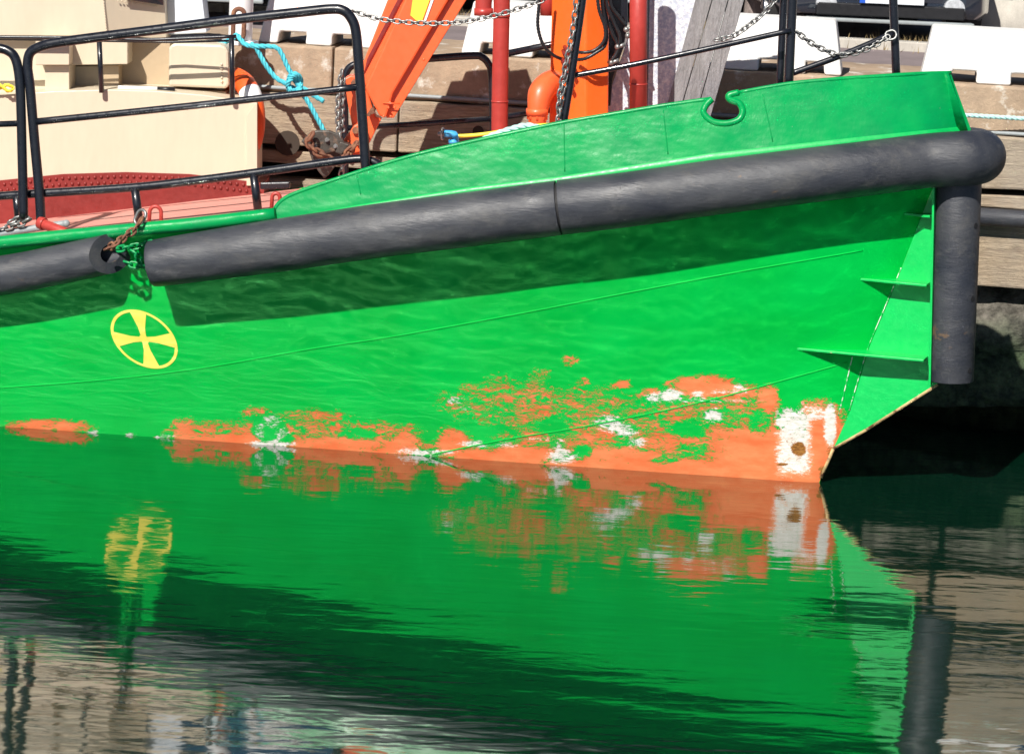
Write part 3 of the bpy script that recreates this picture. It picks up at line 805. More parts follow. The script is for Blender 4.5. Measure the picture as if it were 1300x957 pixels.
mb.tube([P(-80, 49, 21.5), P(110, 52, 21.56), P(220, 54, 21.6), P(292, 52, 21.56)], .008, 8)
mb.tube([P(126, 52, 21.5), P(129, 118, 21.5)], .018, 10); mb.tube([P(294, 48, 21.5), P(295, 128, 21.5)], .018, 10)
mb.build('railing', M['black'], boat)['label'] = 'thin black handrail over the cream casing'
# white ventilator box behind the casing, its blue shade put into the colour
mb = MB(); mb.prism([P(205, -60, 22.2), P(250, -60, 22.1), P(262, 42, 22.1), P(211, 45, 22.2)], (0, .3, 0)); mb.build('vent_box', M['shaded_white'], boat, bevel=.01)
mb = MB(); rope_on(mb, [P(-30, 110, 21.5), P(0, 112, 21.5), P(8, 108, 21.48), P(17, 112, 21.5), P(10, 116, 21.48), P(-2, 108, 21.47), P(-20, 117, 21.5)], .012)
tag(mb.build('rope', M['yellow']), 'short bright yellow rope on the cream casing at the photo\'s left edge', 'rope')

# red goosenecks
mb = MB()
mb.tube([P(634, 175, 20.9), P(635, 100, 20.9), P(636.5, 30, 20.9), P(637, 6, 20.9), P(636, -10, 20.9), P(627, -18, 20.9), P(617, -10, 20.9), P(614, 4, 20.9), P(614, 17, 20.9)],
        [.055]*9, 20, smooth_path=6)
mb.tube([P(614, 11, 20.9), P(614, 20, 20.9)], .064, 20); mb.tube([P(634.6, 128, 20.9), P(634.6, 130, 20.9)], .058, 20); mb.tube([P(636.4, 19, 20.9), P(636.4, 22, 20.9)], .06, 20)
mb.build('vent_pipe', M['redpipe'], boat)['label'] = 'red gooseneck vent pipe bent over to the left at its top'
mb = MB()
mb.tube([P(810.5, 160, 20.7), P(810.5, -90, 20.7)], .058, 22); mb.tube([P(810.5, 106, 20.7), P(810.5, 108, 20.7)], .0605, 22)
o = mb.build('vent_pipe', M['redpipe'], boat); o['label'] = 'straight red pipe beside the speckled sheet'
mb = MB(); mb.tube([P(696, 20, 21.3), P(696, -2, 21.3), P(700, -20, 21.3)], .055, 18); mb.build('vent_pipe', M['redpipe'], boat)['label'] = 'short red pipe end behind the crane'

# ---------------------------------------------------------------- crane
YK = 20.95
base = P(733, 170, YK+.2)
cr = MB()
colf = [(690, 175), (700, -90), (745, -90), (741, 175)]
# two visible faces meeting at an edge: a column with its corner towards the camera
A0, A1 = P(696, 180, YK+.12), P(702, -90, YK+.12)
B0, B1 = P(744, 180, YK-.02), P(743, -90, YK-.02)
C0, C1 = P(772, 180, YK+.05), P(774, -90, YK+.05)
D0, D1 = A0+(C0-B0)+Vector((0, .3, 0)), A1+(C1-B1)+Vector((0, .3, 0))
E0, E1 = C0+Vector((0, .33, 0)), C1+Vector((0, .33, 0))
cr.prism([A0, B0, C0, E0, D0], [A1, B1, C1, E1, D1])
crane = cr.build('crane', M['orange2'], boat, bevel=.012)
# elbow at the crane foot
mb = MB(); mb.tube([P(682, 160, YK-.05), P(683, 140, YK-.05), P(686, 120, YK-.02), P(695, 108, YK+.05), P(708, 103, YK+.15)], [.055, .07, .085, .085, .085], 20, smooth_path=5)
mb.tube([P(682, 146, YK-.05), P(682, 138, YK-.05)], .075, 20)
for i in range(8):
    a = i*math.pi/4; mb.tube([P(682, 152, YK-.05)+Vector((.06*math.cos(a), .06*math.sin(a), 0)), P(682, 143, YK-.05)+Vector((.06*math.cos(a), .06*math.sin(a), 0))], .01, 6)
mb.build('crane_elbow', M['orange'], crane)
# boom box hanging down to the left
def boom_prism(pts, Y, d, m, name, bev=.006):
    mb = MB(); mb.prism([P(x, y, Y) for x, y in pts], (0, d, 0)); return mb.build(name, m, crane, bevel=bev)
def off_line(x0, y0, x1, y1, d): # shift
    L = math.hypot(x1-x0, y1-y0); return ((y1-y0)/L*d, -(x1-x0)/L*d)
YB = 21.15
bm_ = boom_prism([(532, -40), (594, -40), (577, -12), (499, 119), (490, 150), (482, 148), (466, 118), (463, 112)], YB, .34, M['orange'], 'boom', .014)
boom_prism([(594, -40), (617, -40), (500, 150), (490, 150), (497, 120)], YB+.05, .26, M['orange'], 'boom_web', .006)
boom_prism([(508, -40), (533, -40), (466, 112), (456, 96), (461, 80)], YB+.06, .22, M['orange'], 'boom_inner', .01)
boom_prism([(515, -20), (521, -20), (462, 93), (466, 75)], YB+.045, .03, M['redlead'], 'boom_slot', .003)
boom_prism([(527, -20), (553, -20), (536, 27), (529, 27), (521, 20)], YB-.008, .01, M['yellow'], 'boom_sticker', .001)
boom_prism([(554, -20), (558, -20), (541, 27), (538, 27)], YB-.008, .01, M['white'], 'boom_stripe', .001)
for x, y in ((493, 137), (501, 137), (487, 148), (496, 148), (538, 76), (495, 130)):
    mb = MB(); mb.sphere(P(x, y, YB-.003), .009, 8, sc=(1, .6, 1)); mb.build('bolt', M['orange'], crane)
mb = MB(); mb.tube([P(486, 131, YB-.006), P(508, 132, YB-.006)], .005, 6); mb.build('weld_bead', M['orange'], crane)
boom_prism([(437, 100), (445, 96), (456, 98), (468, 120), (476, 148), (484, 152), (470, 180), (463, 194), (449, 200), (442, 180), (448, 165), (441, 130)], YB+.08, .16, M['orange'], 'boom_tip', .01)
boom_prism([(449, 160), (458, 155), (466, 168), (462, 192), (450, 195), (435, 180)], YB-.02, .1, M['orange'], 'boom_tip', .01)
for x, y, r in ((446, 112, .02), (451, 166, .022), (472, 142, .018), (455, 182, .016), (468, 146, .012), (448, 106, .015)):
    a = P(x, y, YB-.05); mb = MB(); mb.tube([a, a+Vector((0, .2, 0))], r, 12); mb.build('boom_pin', M['rust'], crane)
# grab
gb = MB(); gb.prism([P(x, y, 21.0) for x, y in [(382, 180), (392, 170), (402, 166), (418, 166), (432, 172), (438, 182), (428, 192), (412, 196), (396, 192), (388, 186)]], (0, .05, 0))
gb.prism([P(x, y, 21.06) for x, y in [(390, 186), (430, 190), (436, 180), (446, 184), (440, 200), (425, 212), (418, 222), (412, 227), (404, 218), (396, 204)]], (0, .18, 0))
gb.prism([P(x, y, 20.97) for x, y in [(425, 194), (432, 180), (444, 184), (434, 197)]], (0, .05, 0))
grab = gb.build('grab', M['grab'], crane, bevel=.008)
for x, y in ((415, 178), (426, 186), (400, 186)):
    mb = MB(); a = P(x, y, 20.98); mb.tube([a, a+Vector((0, .06, 0))], .016, 6)
    mb.tube([a-Vector((0, .012, 0)), a+Vector((0, .06, 0))], .009, 8); mb.build('boom_pin', M['steel'], crane)
mb = MB(); chain_on(mb, [P(x, y, 20.93) for x, y in [(397, 170), (392, 178), (396, 188), (404, 194), (412, 198), (420, 204)]], .07, .011); chain_on(mb, [P(x, y, 20.95) for x, y in [(452, 182), (444, 192), (436, 200)]], .07, .011)
mb.build('grab_chain', M['rust'], crane)
mb = MB(); chain_on(mb, [P(x, y, 21.02) for x, y in [(434, 90), (430, 120), (429, 150), (431, 175), (436, 200), (433, 222)]], .05, .007)
chain_on(mb, [P(x, y, 21.04) for x, y in [(437, 100), (434, 140), (435, 170)]], .05, .007)
mb.build('hanging_chain', M['steel'], crane)
# hoses
def ribbed(mb, pts, r):
    pts = [P(*q) for q in pts]; pts, _ = catmull(pts, [0]*len(pts), 14)
    L = arc_len(pts); n = int(L[-1]/.011); q = []; rr = []
    for i in range(n+1):
        p, _t = at_len(pts, L, L[-1]*i/n); q.append(p); rr.append(r*(1.0 if i % 2 else .78))
    mb.tube(q, rr, 12)
for pts in ([(688, -30, 20.8), (684, 10, 20.8), (683, 35, 20.8), (690, 58, 20.8), (702, 70, 20.82), (712, 75, 20.86)],
            [(757, -30, 20.78), (760, 10, 20.78), (768, 35, 20.78), (767, 52, 20.78), (755, 64, 20.78), (740, 67, 20.78), (728, 65, 20.84)],
            [(728, 76, 20.84), (742, 75, 20.78), (757, 67, 20.78), (768, 58, 20.8), (770, 40, 20.85), (765, 10, 20.85), (763, -30, 20.85)],
            [(768, -30, 20.9), (770, 5, 20.9), (780, 30, 20.9), (787, 48, 20.9), (784, 66, 20.9), (776, 78, 20.9)],
            [(772, -30, 20.95), (775, 5, 20.95), (786, 22, 20.95), (795, 33, 20.95)],
            [(764, -30, 20.93), (768, 15, 20.93), (777, 42, 20.93), (784, 58, 20.93), (779, 74, 20.93), (772, 80, 20.95)]):
    mb = MB(); ribbed(mb, pts, .013); mb.build('hydraulic_hose', M['hose'], crane)
for x, y in ((715, 65), (713, 75), (717, 60), (715, 88), (718, 72)):
    mb = MB(); a = P(x, y, YK+.05); mb.tube([a, a-Vector((-.02, .2, .01))], .014, 10); mb.build('hose_fitting', M['redlead'], crane)
for x, y in ((795, 38), (797, 46), (776, 80), (784, 60)):
    mb = MB(); a = P(x, y, 20.9); mb.sphere(a, .02, 8); mb.tube([a, a+Vector((.05, 0, .02))], .013, 8); mb.build('hose_fitting', M['steel'], crane)
slab('crane_bracket', [(774, -60), (797, -60), (797, 30), (792, 60), (778, 100), (775, 135), (772, 135)], 21.25, .12, M['black'], parent=crane)

# far railing
mb = MB()
YF = 21.75
mb.tube([P(438, 230, YF), P(438, 160, YF), P(437, 110, YF), (P(440, 92, YF)), P(449, 83, YF), P(470, 80, YF), P(540, 75, YF), P(600, 71, YF), P(612, 73, YF), P(620, 81, YF), P(624, 95, YF), P(626, 150, YF), P(627, 200, YF)], .026, 14, smooth_path=6)
mb.tube([P(438, 163, YF), P(540, 157, YF), P(625, 151, YF)], .02, 12)
mb.tube([P(645, 68, YF), P(700, 57, YF), P(720, 52, YF)], .024, 12)
mb.tube([P(645, 148, YF), P(720, 137, YF)], .02, 12)
mb.build('railing', M['black'], boat)['label'] = 'black railing on the far side of the boat'

# ---------------------------------------------------------------- loose things on the boat
# boards and sheet leaning behind the bulwark
ramp = empty('gangplank', P(840, 160, 21.3), label='weathered grey boards with a speckled silver sheet leaning behind the green bulwark', cat='gangplank')
slab('sheet', [(757, 168), (797, 50), (812, -60), (899, -60), (846, 168)], 21.30, .025, M['sheet'], parent=ramp, bevel=.002)
for i, (a, b, c, d) in enumerate(((837, 854, 899, 921), (855, 876, 922, 941), (877, 895, 942, 962))):
    slab('board', [(c-0, -60), (d, -60), (b+1.5, 168), (a+1.5, 168)], 21.27+.01*i, .05, M['greywood'], parent=ramp, bevel=.004)
mb = MB(); mb.prism([P(817.5, 150, 21.2), P(822, 150, 21.2), P(826, -60, 21.2), P(821, -60, 21.2)], (0, .05, 0)); mb.build('pipe_shade_strip', M['black'], ramp)  # black strip put in for the red pipe's shade on the sheet
# lifebuoy
lbp = P(300, 150, 21.95)
lb_ = empty('lifebuoy', lbp, label='orange and white ring lifebuoy behind the end of the cream casing', cat='lifebuoy')
ri = MB(); wb = MB()
th = R(-57); ux = Vector((math.cos(th), math.sin(th), 0)); uz = Vector((0, 0, 1))
def ringpts(a0, a1, n, R_=.27): return [lbp+(ux*math.cos(R(a0+(a1-a0)*i/n))+uz*math.sin(R(a0+(a1-a0)*i/n)))*R_ for i in range(n+1)]
ri.tube(ringpts(0, 360, 60)[:-1], .075, 18, closed=True)
ri.build('ring', M['buoy'], lb_)
for a in (38, 128, 218, 308):
    mb = MB(); mb.tube(ringpts(a-11, a+11, 8), .0765, 18, caps=False); mb.build('band', M['white'], lb_)
mb = MB(); mb.tube([p + (p-lbp).normalized()*.075 for p in ringpts(50, 120, 10)], .006, 6); mb.build('grab_line', M['orange'], lb_)

# teal mooring rope with its knot
mb = MB(); YR = 21.85
rope_on(mb, [P(x, y, Y_) for x, y, Y_ in [(275, 56, 22.0), (296, 50, 21.95), (300, 44, 21.95), (312, 57, 21.9), (330, 59, YR), (348, 60, YR), (356, 66, YR), (365, 85, YR), (372, 98, YR), (378, 108, YR), (386, 113, YR), (396, 120, YR), (404, 125, YR), (411, 129, YR)]], .018)
rope_on(mb, [P(x, y, YR+.02) for x, y in [(318, 56), (325, 61), (330, 70), (338, 84), (350, 99), (362, 106), (372, 112), (381, 117), (390, 128), (397, 140), (404, 153), (413, 170), (418, 182)]], .018)
kc = P(374, 107, YR)
for j in range(3):
    pts = []
    for i in range(13):
        a = i*2*math.pi/12+j; pts.append(kc+Vector((math.cos(a)*.045, math.sin(a*2+j)*.03-.02, math.sin(a)*.06+(j-1)*.018)))
    rope_on(mb, pts, .016)
tag(mb.build('mooring_rope', M['teal']), 'bright teal rope knotted in a loop in front of the concrete quay', 'rope')
mb = MB(); rope_on(mb, [P(x, y, 21.72) for x, y in [(1216, 146), (1250, 148), (1300, 151), (1400, 158)]], .016)
tag(mb.build('mooring_rope', M['paleteal']), 'pale teal mooring line running from behind the bow along the quay', 'rope')
mb = MB(); rope_on(mb, [near(x, y, o_+.12) for x, y, o_ in [(588, 190, .12), (600, 184, .1), (615, 177, .1), (632, 170, .1), (650, 164, .1), (668, 160, .1), (685, 163, .12), (700, 168, .16)]], .021)
rope_on(mb, [near(x, y, o_+.12) for x, y, o_ in [(598, 190, .14), (620, 180, .12), (640, 173, .12), (662, 167, .1), (684, 165, .1), (700, 172, .14)]], .02)
tag(mb.build('rope_coil', M['paleteal']), 'pale green and white rope lying along the top of the bulwark', 'rope')
hs = empty('water_hose', P(578, 188, 20.7), label='yellow water hose with a light blue elbow coupling behind the bulwark', cat='hose')
mb = MB(); mb.tube([P(576, 200, 20.6), P(576, 180, 20.6), P(576, 177, 20.6)], .032, 14); mb.tube([P(564, 170, 20.6), P(577, 171, 20.6), P(578, 178, 20.6)], .024, 14, smooth_path=3); mb.tube([P(576, 182, 20.6), P(576, 178, 20.6)], .036, 14)
mb.build('coupling', M['blue'], hs)
mb = MB(); mb.tube([P(566, 170, 20.6), P(561, 170, 20.6)], .02, 12); mb.link_torus(P(562, 170, 20.58), Vector((0, 0, 1)), Vector((.3, 1, 0)), .075, .006, .055); mb.sphere(P(558, 170, 20.58), .016, 8); mb.build('nozzle', M['steel'], hs)
mb = MB(); mb.tube([P(580, 173, 20.6), P(600, 172, 20.6), P(625, 169, 20.6), P(650, 164, 20.6), P(690, 159, 20.6), P(720, 158, 20.6)], .012, 10, smooth_path=4); mb.build('hose', M['yellow'], hs)

# ---------------------------------------------------------------- quay
QA = math.atan(.115); qd = Vector((math.cos(QA), -math.sin(QA), 0)); qn = Vector((math.sin(QA), math.cos(QA), 0))
Q0 = Vector((3.0, 21.88, 0))
def Pq(px, py, d=0): return Ppl(px, py, Q0+qn*d, qn)
ZQ = Pq(1250, 108.5).z
quay = empty('quay_wall', Q0, -QA, label='old quay wall of tan concrete above weathered horizontal timbers and weedy stone', cat='quay wall')
def qs(px, py=110): return (Pq(px, py)-Q0).dot(qd)
def zq(py, d=0): return Pq(1250, py, d).z
print('ZQ', ZQ, 'levels', [round(zq(v), 2) for v in (108, 170, 238, 285, 362, 530)])
def qbox(name, s0, s1, d0, d1, z0, z1, m, bevel=.01, cuts=0, jit=0.):
    mb = MB(); n = cuts+1
    pts = []
    prev = None
    for i in range(n+1):
        s = s0+(s1-s0)*i/n
        row = []
        for (d, z) in ((d0, z0), (d0, z1), (d1, z1), (d1, z0)):
            jz = random.uniform(-jit, jit) if jit else 0; jd = random.uniform(-jit, jit) if jit and d == d0 else 0
            row.append(mb.bm.verts.new(Q0+qd*s+qn*(d+jd)+Vector((0, 0, z+jz))))
        if prev:
            for k in range(4): mb.bm.faces.new((prev[k], row[k], row[(k+1) % 4], prev[(k+1) % 4]))
        else: mb.bm.faces.new(row)
        prev = row
    mb.bm.faces.new(prev[::-1])
    return mb.build(name, m, quay, bevel=bevel)
z_c = zq(171)
# coping in cast lengths
for s0, s1 in ((-14, -7.2), (-7.19, -4.4), (-4.39, -2.0), (-1.99, 3.2), (3.21, 9)):
    qbox('coping', s0, s1, random.uniform(-.012, .012), 1.4, z_c, ZQ, M['concrete'], .018, 30, .004)
zb1 = zq(238); zb2t = zq(246); zb2 = zq(263); zb3t = zq(284); zb3 = zq(362)
for (d0, zt_, zb_, brk) in ((-.06, z_c-.004, zb1, (-14, -3.9, 1.3, 9)), (-.02, zb2t, zb2, (-14, -1.0, 9)), (-.07, zb3t, zb3, (-14, -5, 2.1, 9))):
    for s0, s1 in zip(brk, brk[1:]):
        qbox('timber', s0+.006, s1-.006, d0, .25, zb_, zt_, M['timber'], .014, 24, .006)
qbox('stone_footing', -14, 9, .22, 1.3, zq(455), zb3t-.01, M['stone'], .0, 90, .035)
qbox('back_wall', -14, 9, 1.25, 1.5, -.8, ZQ-.02, M['stone'], 0)
# weedy bulge of stones under the timbers
bm = bmesh.new(); rows = []
for j in range(26):
    row = []
    for i in range(200):
        s = -14+23*i/199; v = j/25; z = zb3-.02+(zq(515)-zb3)*v
        d = .14-.24*math.sin(v*math.pi*.75)+.07*math.sin(s*3.1+j*.4)+random.uniform(-.02, .02)
        z += .05*math.sin(s*2.3)*v+random.uniform(-.012, .012)
        row.append(bm.verts.new(Q0+qd*s+qn*d+Vector((0, 0, z))))
    rows.append(row)
row = [bm.verts.new(v.co+qn*1.2) for v in rows[-1]]; rows.append(row)
for j in range(len(rows)-1):
    for i in range(199): bm.faces.new((rows[j][i], rows[j][i+1], rows[j+1][i+1], rows[j+1][i])).smooth = True
mb = MB(); mb.bm.free(); mb.bm = bm; mb.build('weedy_stones', M['stone'], quay)
# upright piles carrying the timbers
for s in (-12, -9, -6.2, -3.4, -.9, 2.2, 5):
    mb = MB(); b = Q0+qd*s+qn*.45; mb.tube([b+Vector((0, 0, -.8)), b+Vector((0, 0, zb3))], .15, 14); mb.build('pile', M['stone'], quay)
# black pipe and thin conduit along the wall
mb = MB(); a = Pq(1150, 268, -.14); b = Pq(1300, 281, -.14); mb.tube([a-qd*.6, b+qd*3], .062, 20)
o = mb.build('pipe', M['rubber'], quay); o['label'] = 'thick black pipe along the lower timbers'
mb = MB(); zc = Pq(1260, 171, -.03).z
mb.tube([Q0+qd*-9-qn*.03+Vector((0, 0, Pq(560, 124, -.03).z)), Pq(560, 124, -.03), Pq(1270, 169, -.03), Pq(1270, 169, -.03)+qd*4], .014, 10); mb.build('conduit', M['conduit'], quay)
# flat dark discs on the beams: painted shade of a bolt hollow, and a knot
recess_shade_knot = mat('recess_shade_knot', (.05, .035, .025), .9)
for x, y in ((607, 167), (365, 182)):
    mb = MB(); a = Pq(x, y, -.063); mb.tube([a, a-qn*.003], .04 if x != 365 else .09, 16); mb.build('recess_knot_disc', recess_shade_knot, quay)
# iron strap
mb = MB()

# ---------------------------------------------------------------- ground, water
def sheet_obj(name, pts, m, kind='structure', label=None):
    mb = MB(); mb.face(pts); o = mb.build(name, m); tag(o, kind=kind); return o
g0 = [Q0+qd*-400+qn*1.38, Q0+qd*400+qn*1.38, Q0+qd*400+qn*1500, Q0+qd*-400+qn*1500]
for p in g0: p.z = ZQ-.004
sheet_obj('ground', g0, M['asphalt'])
sheet_obj('harbour_bed', [Vector((-500, -300, -1.2)), Vector((500, -300, -1.2)), Vector((500, 24.5, -1.2)), Vector((-500, 24.5, -1.2))], M['stone'])

def water_mat():
    m, nt, p = new_mat('water'); k = NB(nt)
    p.inputs['Base Color'].default_value = (.001, .018, .009, 1)
    p.inputs['Roughness'].default_value = .045; p.inputs['IOR'].default_value = 1.36
    p.inputs['Coat Weight'].default_value = 1; p.inputs['Coat Roughness'].default_value = .045; p.inputs['Coat IOR'].default_value = 1.36
    v1 = k.coord((.35, 1.0, 1)); v2 = k.coord((.55, 1.6, 1), (0, 0, .25)); v3 = k.coord((.8, 2.2, 1), (0, 0, -.2))
    h1 = k.noise(v1, 1.6, 2, .5, .3); h2 = k.noise(v2, 5.5, 2, .5, .5); h3 = k.noise(v3, 16, 2, .5, .3)
    patch = k.ramp(k.noise(k.coord((.3, 1, 1)), .9, 3, .5), .4, .65, .35, 1.2)
    h = k.math('ADD', k.math('MULTIPLY', h1, .0075), k.math('MULTIPLY', h2, .0019))
    h = k.math('ADD', h, k.math('MULTIPLY', k.math('MULTIPLY', h3, patch), .00014))
    b = k.bump(h, 1.0); k.l(b, p.inputs['Normal']); k.l(b, p.inputs['Coat Normal']); return m
M['water'] = water_mat()
sheet_obj('water', [Vector((-500, -300, 0)), Vector((500, -300, 0)), Vector((500, 24.4, 0)), Vector((-500, 24.4, 0))], M['water'])

# ---------------------------------------------------------------- barriers
def barrier_mesh(L=1.0, h=.37, notches=((.2, .38), (.62, .8)), nh=.085, base=.5, top_=.36, tap=.065):
    bm = bmesh.new()
    xs = sorted({0, L}|{v*L for n in notches for v in n}); zs = [0, nh, h*.5, h]
    def y(z): return (base/2)*(1-z/h)+(top_/2)*(z/h)
    def xx(x, z): return x+(tap*(z/h))*(1-2*x/L)
    V = {}
    def v(i, j, s):
        if (i, j, s) not in V: V[(i, j, s)] = bm.verts.new((xx(xs[i], zs[j]), -y(zs[j]) if s == 0 else y(zs[j]), zs[j]))
        return V[(i, j, s)]
    def solid(i, j):
        if i < 0 or i >= len(xs)-1 or j < 0 or j >= 3: return False
        mid = (xs[i]+xs[i+1])/2/L
        return not (j == 0 and any(a < mid < b for a, b in notches))
    for i in range(len(xs)-1):
        for j in range(3):
            if not solid(i, j): continue
            bm.faces.new((v(i, j, 0), v(i+1, j, 0), v(i+1, j+1, 0), v(i, j+1, 0)))
            bm.faces.new((v(i, j, 1), v(i, j+1, 1), v(i+1, j+1, 1), v(i+1, j, 1)))
            for (di, dj, a, b) in ((-1, 0, (i, j), (i, j+1)), (1, 0, (i+1, j), (i+1, j+1)), (0, -1, (i, j), (i+1, j)), (0, 1, (i, j+1), (i+1, j+1))):
                if not solid(i+di, j+dj): bm.faces.new((v(*a, 0), v(*b, 0), v(*b, 1), v(*a, 1)))
    bmesh.ops.recalc_face_normals(bm, faces=bm.faces)
    me = bpy.data.meshes.new('concrete_barrier'); bm.to_mesh(me); bm.free(); me.materials.append(M['barrier']); return me
bars = [(329, 505, 62, 'white concrete block left of the orange crane boom, behind the knotted teal rope', ((.14, .34), (.53, .72))),
        (586, 768, 72, 'white concrete block behind the red pipes and the upright orange crane column', ((.13, .3), (.5, .68))),
        (886, 1068, 95, 'white concrete block behind the pair of black bow posts', ((.42, .57), (.75, .88))),
        (1167, 1360, 108, 'white concrete block beyond the tip of the bow, beside the tapered concrete planter', ((.2, .37), (.6, .78)))]
for x0, x1, y0, lab, nn in bars:
    a = Pq(x0, y0, .1); s0 = (a-Q0).dot(qd); s1 = (Pq(x1, y0+(x1-x0)*.06, .1)-Q0).dot(qd)
    o = bpy.data.objects.new('concrete_barrier', barrier_mesh(s1-s0, .375, nn)); C.objects.link(o)
    o.location = Q0+qd*s0+qn*.30+Vector((0, 0, ZQ+.002)); o.rotation_euler = (0, 0, -QA)
    b = o.modifiers.new('b', 'BEVEL'); b.width = .018; b.segments = 3; b.limit_method = 'ANGLE'
    tag(o, lab, 'barrier', 'white concrete blocks along the quay edge')

def Pg(px, py): return Pz(px, py, ZQ)
# rusty ring and white post at the quay edge
mr = MB(); c = P(303, 31, 22.0); pts = []
for i in range(24):
    a = 2*math.pi*i/24; pts.append(c+Vector((math.cos(a)*.038, 0, math.sin(a)*.038+(.068 if math.sin(a) >= 0 else -.068))))
mr.tube(pts, .0165, 12, closed=True)
tag(mr.build('iron_ring', M['rust']), 'rusty oval iron link standing in front of the white post, teal rope tied to it', 'ring')
mb = MB(); b = Pg(303, 58)+Vector((0, .1, 0)); mb.tube([b, b+Vector((0, 0, 1.1))], .085, 24)
mb.tube([b, b+Vector((0, 0, .03))], .13, 24)
tag(mb.build('bollard_post', M['white'], bevel=.004), 'white round post standing on the quay behind the rusty ring', 'post')

# ---------------------------------------------------------------- cars
def car(name, front, heading, paint, label, plate=True):
    """front: ground point under the middle of the bumper; heading: direction the nose points"""
    hd = Vector((math.cos(heading), math.sin(heading), 0)); sd = Vector((-hd.y, hd.x, 0))
    root = empty(name, front, heading, label=label, cat='car', group='cars parked beyond the quay')
    def G(f, s, z): return front + hd*f + sd*s + Vector((0, 0, z))
    # lofted body: sections (f, halfwidth, z0, z1)
    secs = [(0, .62, .30, .62), (-.06, .76, .22, .72), (-.25, .86, .20, .80), (-.8, .89, .2, .88), (-1.25, .90, .2, .95), (-2.8, .90, .2, .98), (-3.7, .88, .22, .98), (-4.1, .82, .26, .9), (-4.2, .7, .34, .8)]
    mb = MB(); rings = []
    for f, hw_, z0, z1 in secs:
        ring = []
        for sx, zz in ((-.92, 0), (-1, .12), (-1, .45), (-.97, .8), (-.82, 1), (0, 1.03), (.82, 1), (.97, .8), (1, .45), (1, .12), (.92, 0), (0, -.0)):
            ring.append(mb.bm.verts.new(G(f - (.0 if abs(sx) < .5 else .04*abs(sx)), sx*hw_, z0+(z1-z0)*zz)))
        rings.append(ring)
    for A, B in zip(rings, rings[1:]):
        for j in range(12): mb.bm.faces.new((A[j], A[(j+1) % 12], B[(j+1) % 12], B[j])).smooth = True
    mb.bm.faces.new(rings[0]); mb.bm.faces.new(rings[-1][::-1])
    mb.build('body', paint, root, bevel=.01)
    mb = MB(); A = [G(-1.2, s, .95) for s in (-.8, .8)]+[G(-3.8, s, .97) for s in (.8, -.8)]; B = [G(-1.9, s, 1.42) for s in (-.62, .62)]+[G(-3.3, s, 1.42) for s in (.62, -.62)]
    mb.prism(A, B); mb.build('cabin_glass', M['glass'], root, bevel=.04)
    mb = MB(); mb.prism([v+Vector((0, 0, .0)) for v in B], [v+Vector((0, 0, .05)) for v in B]); mb.build('roof', paint, root, bevel=.02)
    for f in (-.85, -3.35):
        for s in (-.78, .78):
            mb = MB(); c = G(f, s, .31); mb.tube([c-sd*.1, c-sd*.09, c+sd*.09, c+sd*.1], [.29, .31, .31, .29], 28)
            wh = mb.build('wheel', M['tyre'], root)
            mb = MB(); sg = 1 if s > 0 else -1; mb.tube([c+sd*sg*.09, c+sd*sg*.108], .2, 20)
            for k in range(5):
                a = k*2*math.pi/5; mb.tube([c+sd*sg*.112, c+sd*sg*.112+(hd*math.cos(a)+Vector((0, 0, 1))*math.sin(a))*.19], .02, 6)
            mb.build('rim', M['chrome'], wh)
    mb = MB(); mb.box(G(.0, 0, .27), (.08, 1.2, .10), Matrix.Rotation(heading, 3, 'Z')); mb.box(G(.005, 0, .5), (.05, .8, .1), Matrix.Rotation(heading, 3, 'Z'))
    mb.build('grille', M['hose'], root, bevel=.01)
    mb = MB(); mb.box(G(.02, 0, .185), (.10, 1.36, .03), Matrix.Rotation(heading, 3, 'Z')); mb.build('bumper_lip', M['conduit'], root, bevel=.01)
    for s in (-.52, .52):
        mb = MB(); mb.tube([G(-.05, s, .31), G(.035, s, .31)], [.085, .08], 20); mb.build('fog_light', M['lamp'], root)
        mb = MB(); mb.sphere(G(-.12, s*1.25, .63), .12, 16, sc=(1, 1.2, .7)); mb.build('headlight', M['lamp'], root)
    if plate:
        mb = MB(); mb.box(G(.06, 0, .385), (.012, .52, .115), Matrix.Rotation(heading, 3, 'Z')); pl_ = mb.build('number_plate', M['plate'], root, bevel=.003)
        mb = MB(); mb.box(G(.067, .24*(1 if True else -1)*-1, .385), (.004, .045, .113), Matrix.Rotation(heading, 3, 'Z')); mb.build('plate_band', M['plateblue'], pl_)
    return root
YAW = R(-90)
def carpos(px, py): p = Pg(px, py); return Vector((p.x, p.y, ZQ))
car('parked_car', carpos(1127, 57), YAW+R(4), M['car1'], 'dark car with round fog lamp and white number plate beside the planter')
car('parked_car', carpos(1275, 33)+Vector((.75, 1.5, 0)), YAW+R(38), M['car2'], 'dark blue car behind the tapered concrete planter', False)
car('parked_car', carpos(262, 30)+Vector((-.25, 0, 0)), YAW+R(2), M['car1'], 'black car behind the white round post')
car('parked_car', carpos(470, 20)+Vector((.0, .6, 0)), YAW-R(3), M['car3'], 'silver car above the white block left of the crane boom')
car('parked_car', carpos(700, 35)+Vector((.45, 1., 0)), YAW-R(2), M['car1'], 'black car glimpsed behind the upright crane column and hoses', False)

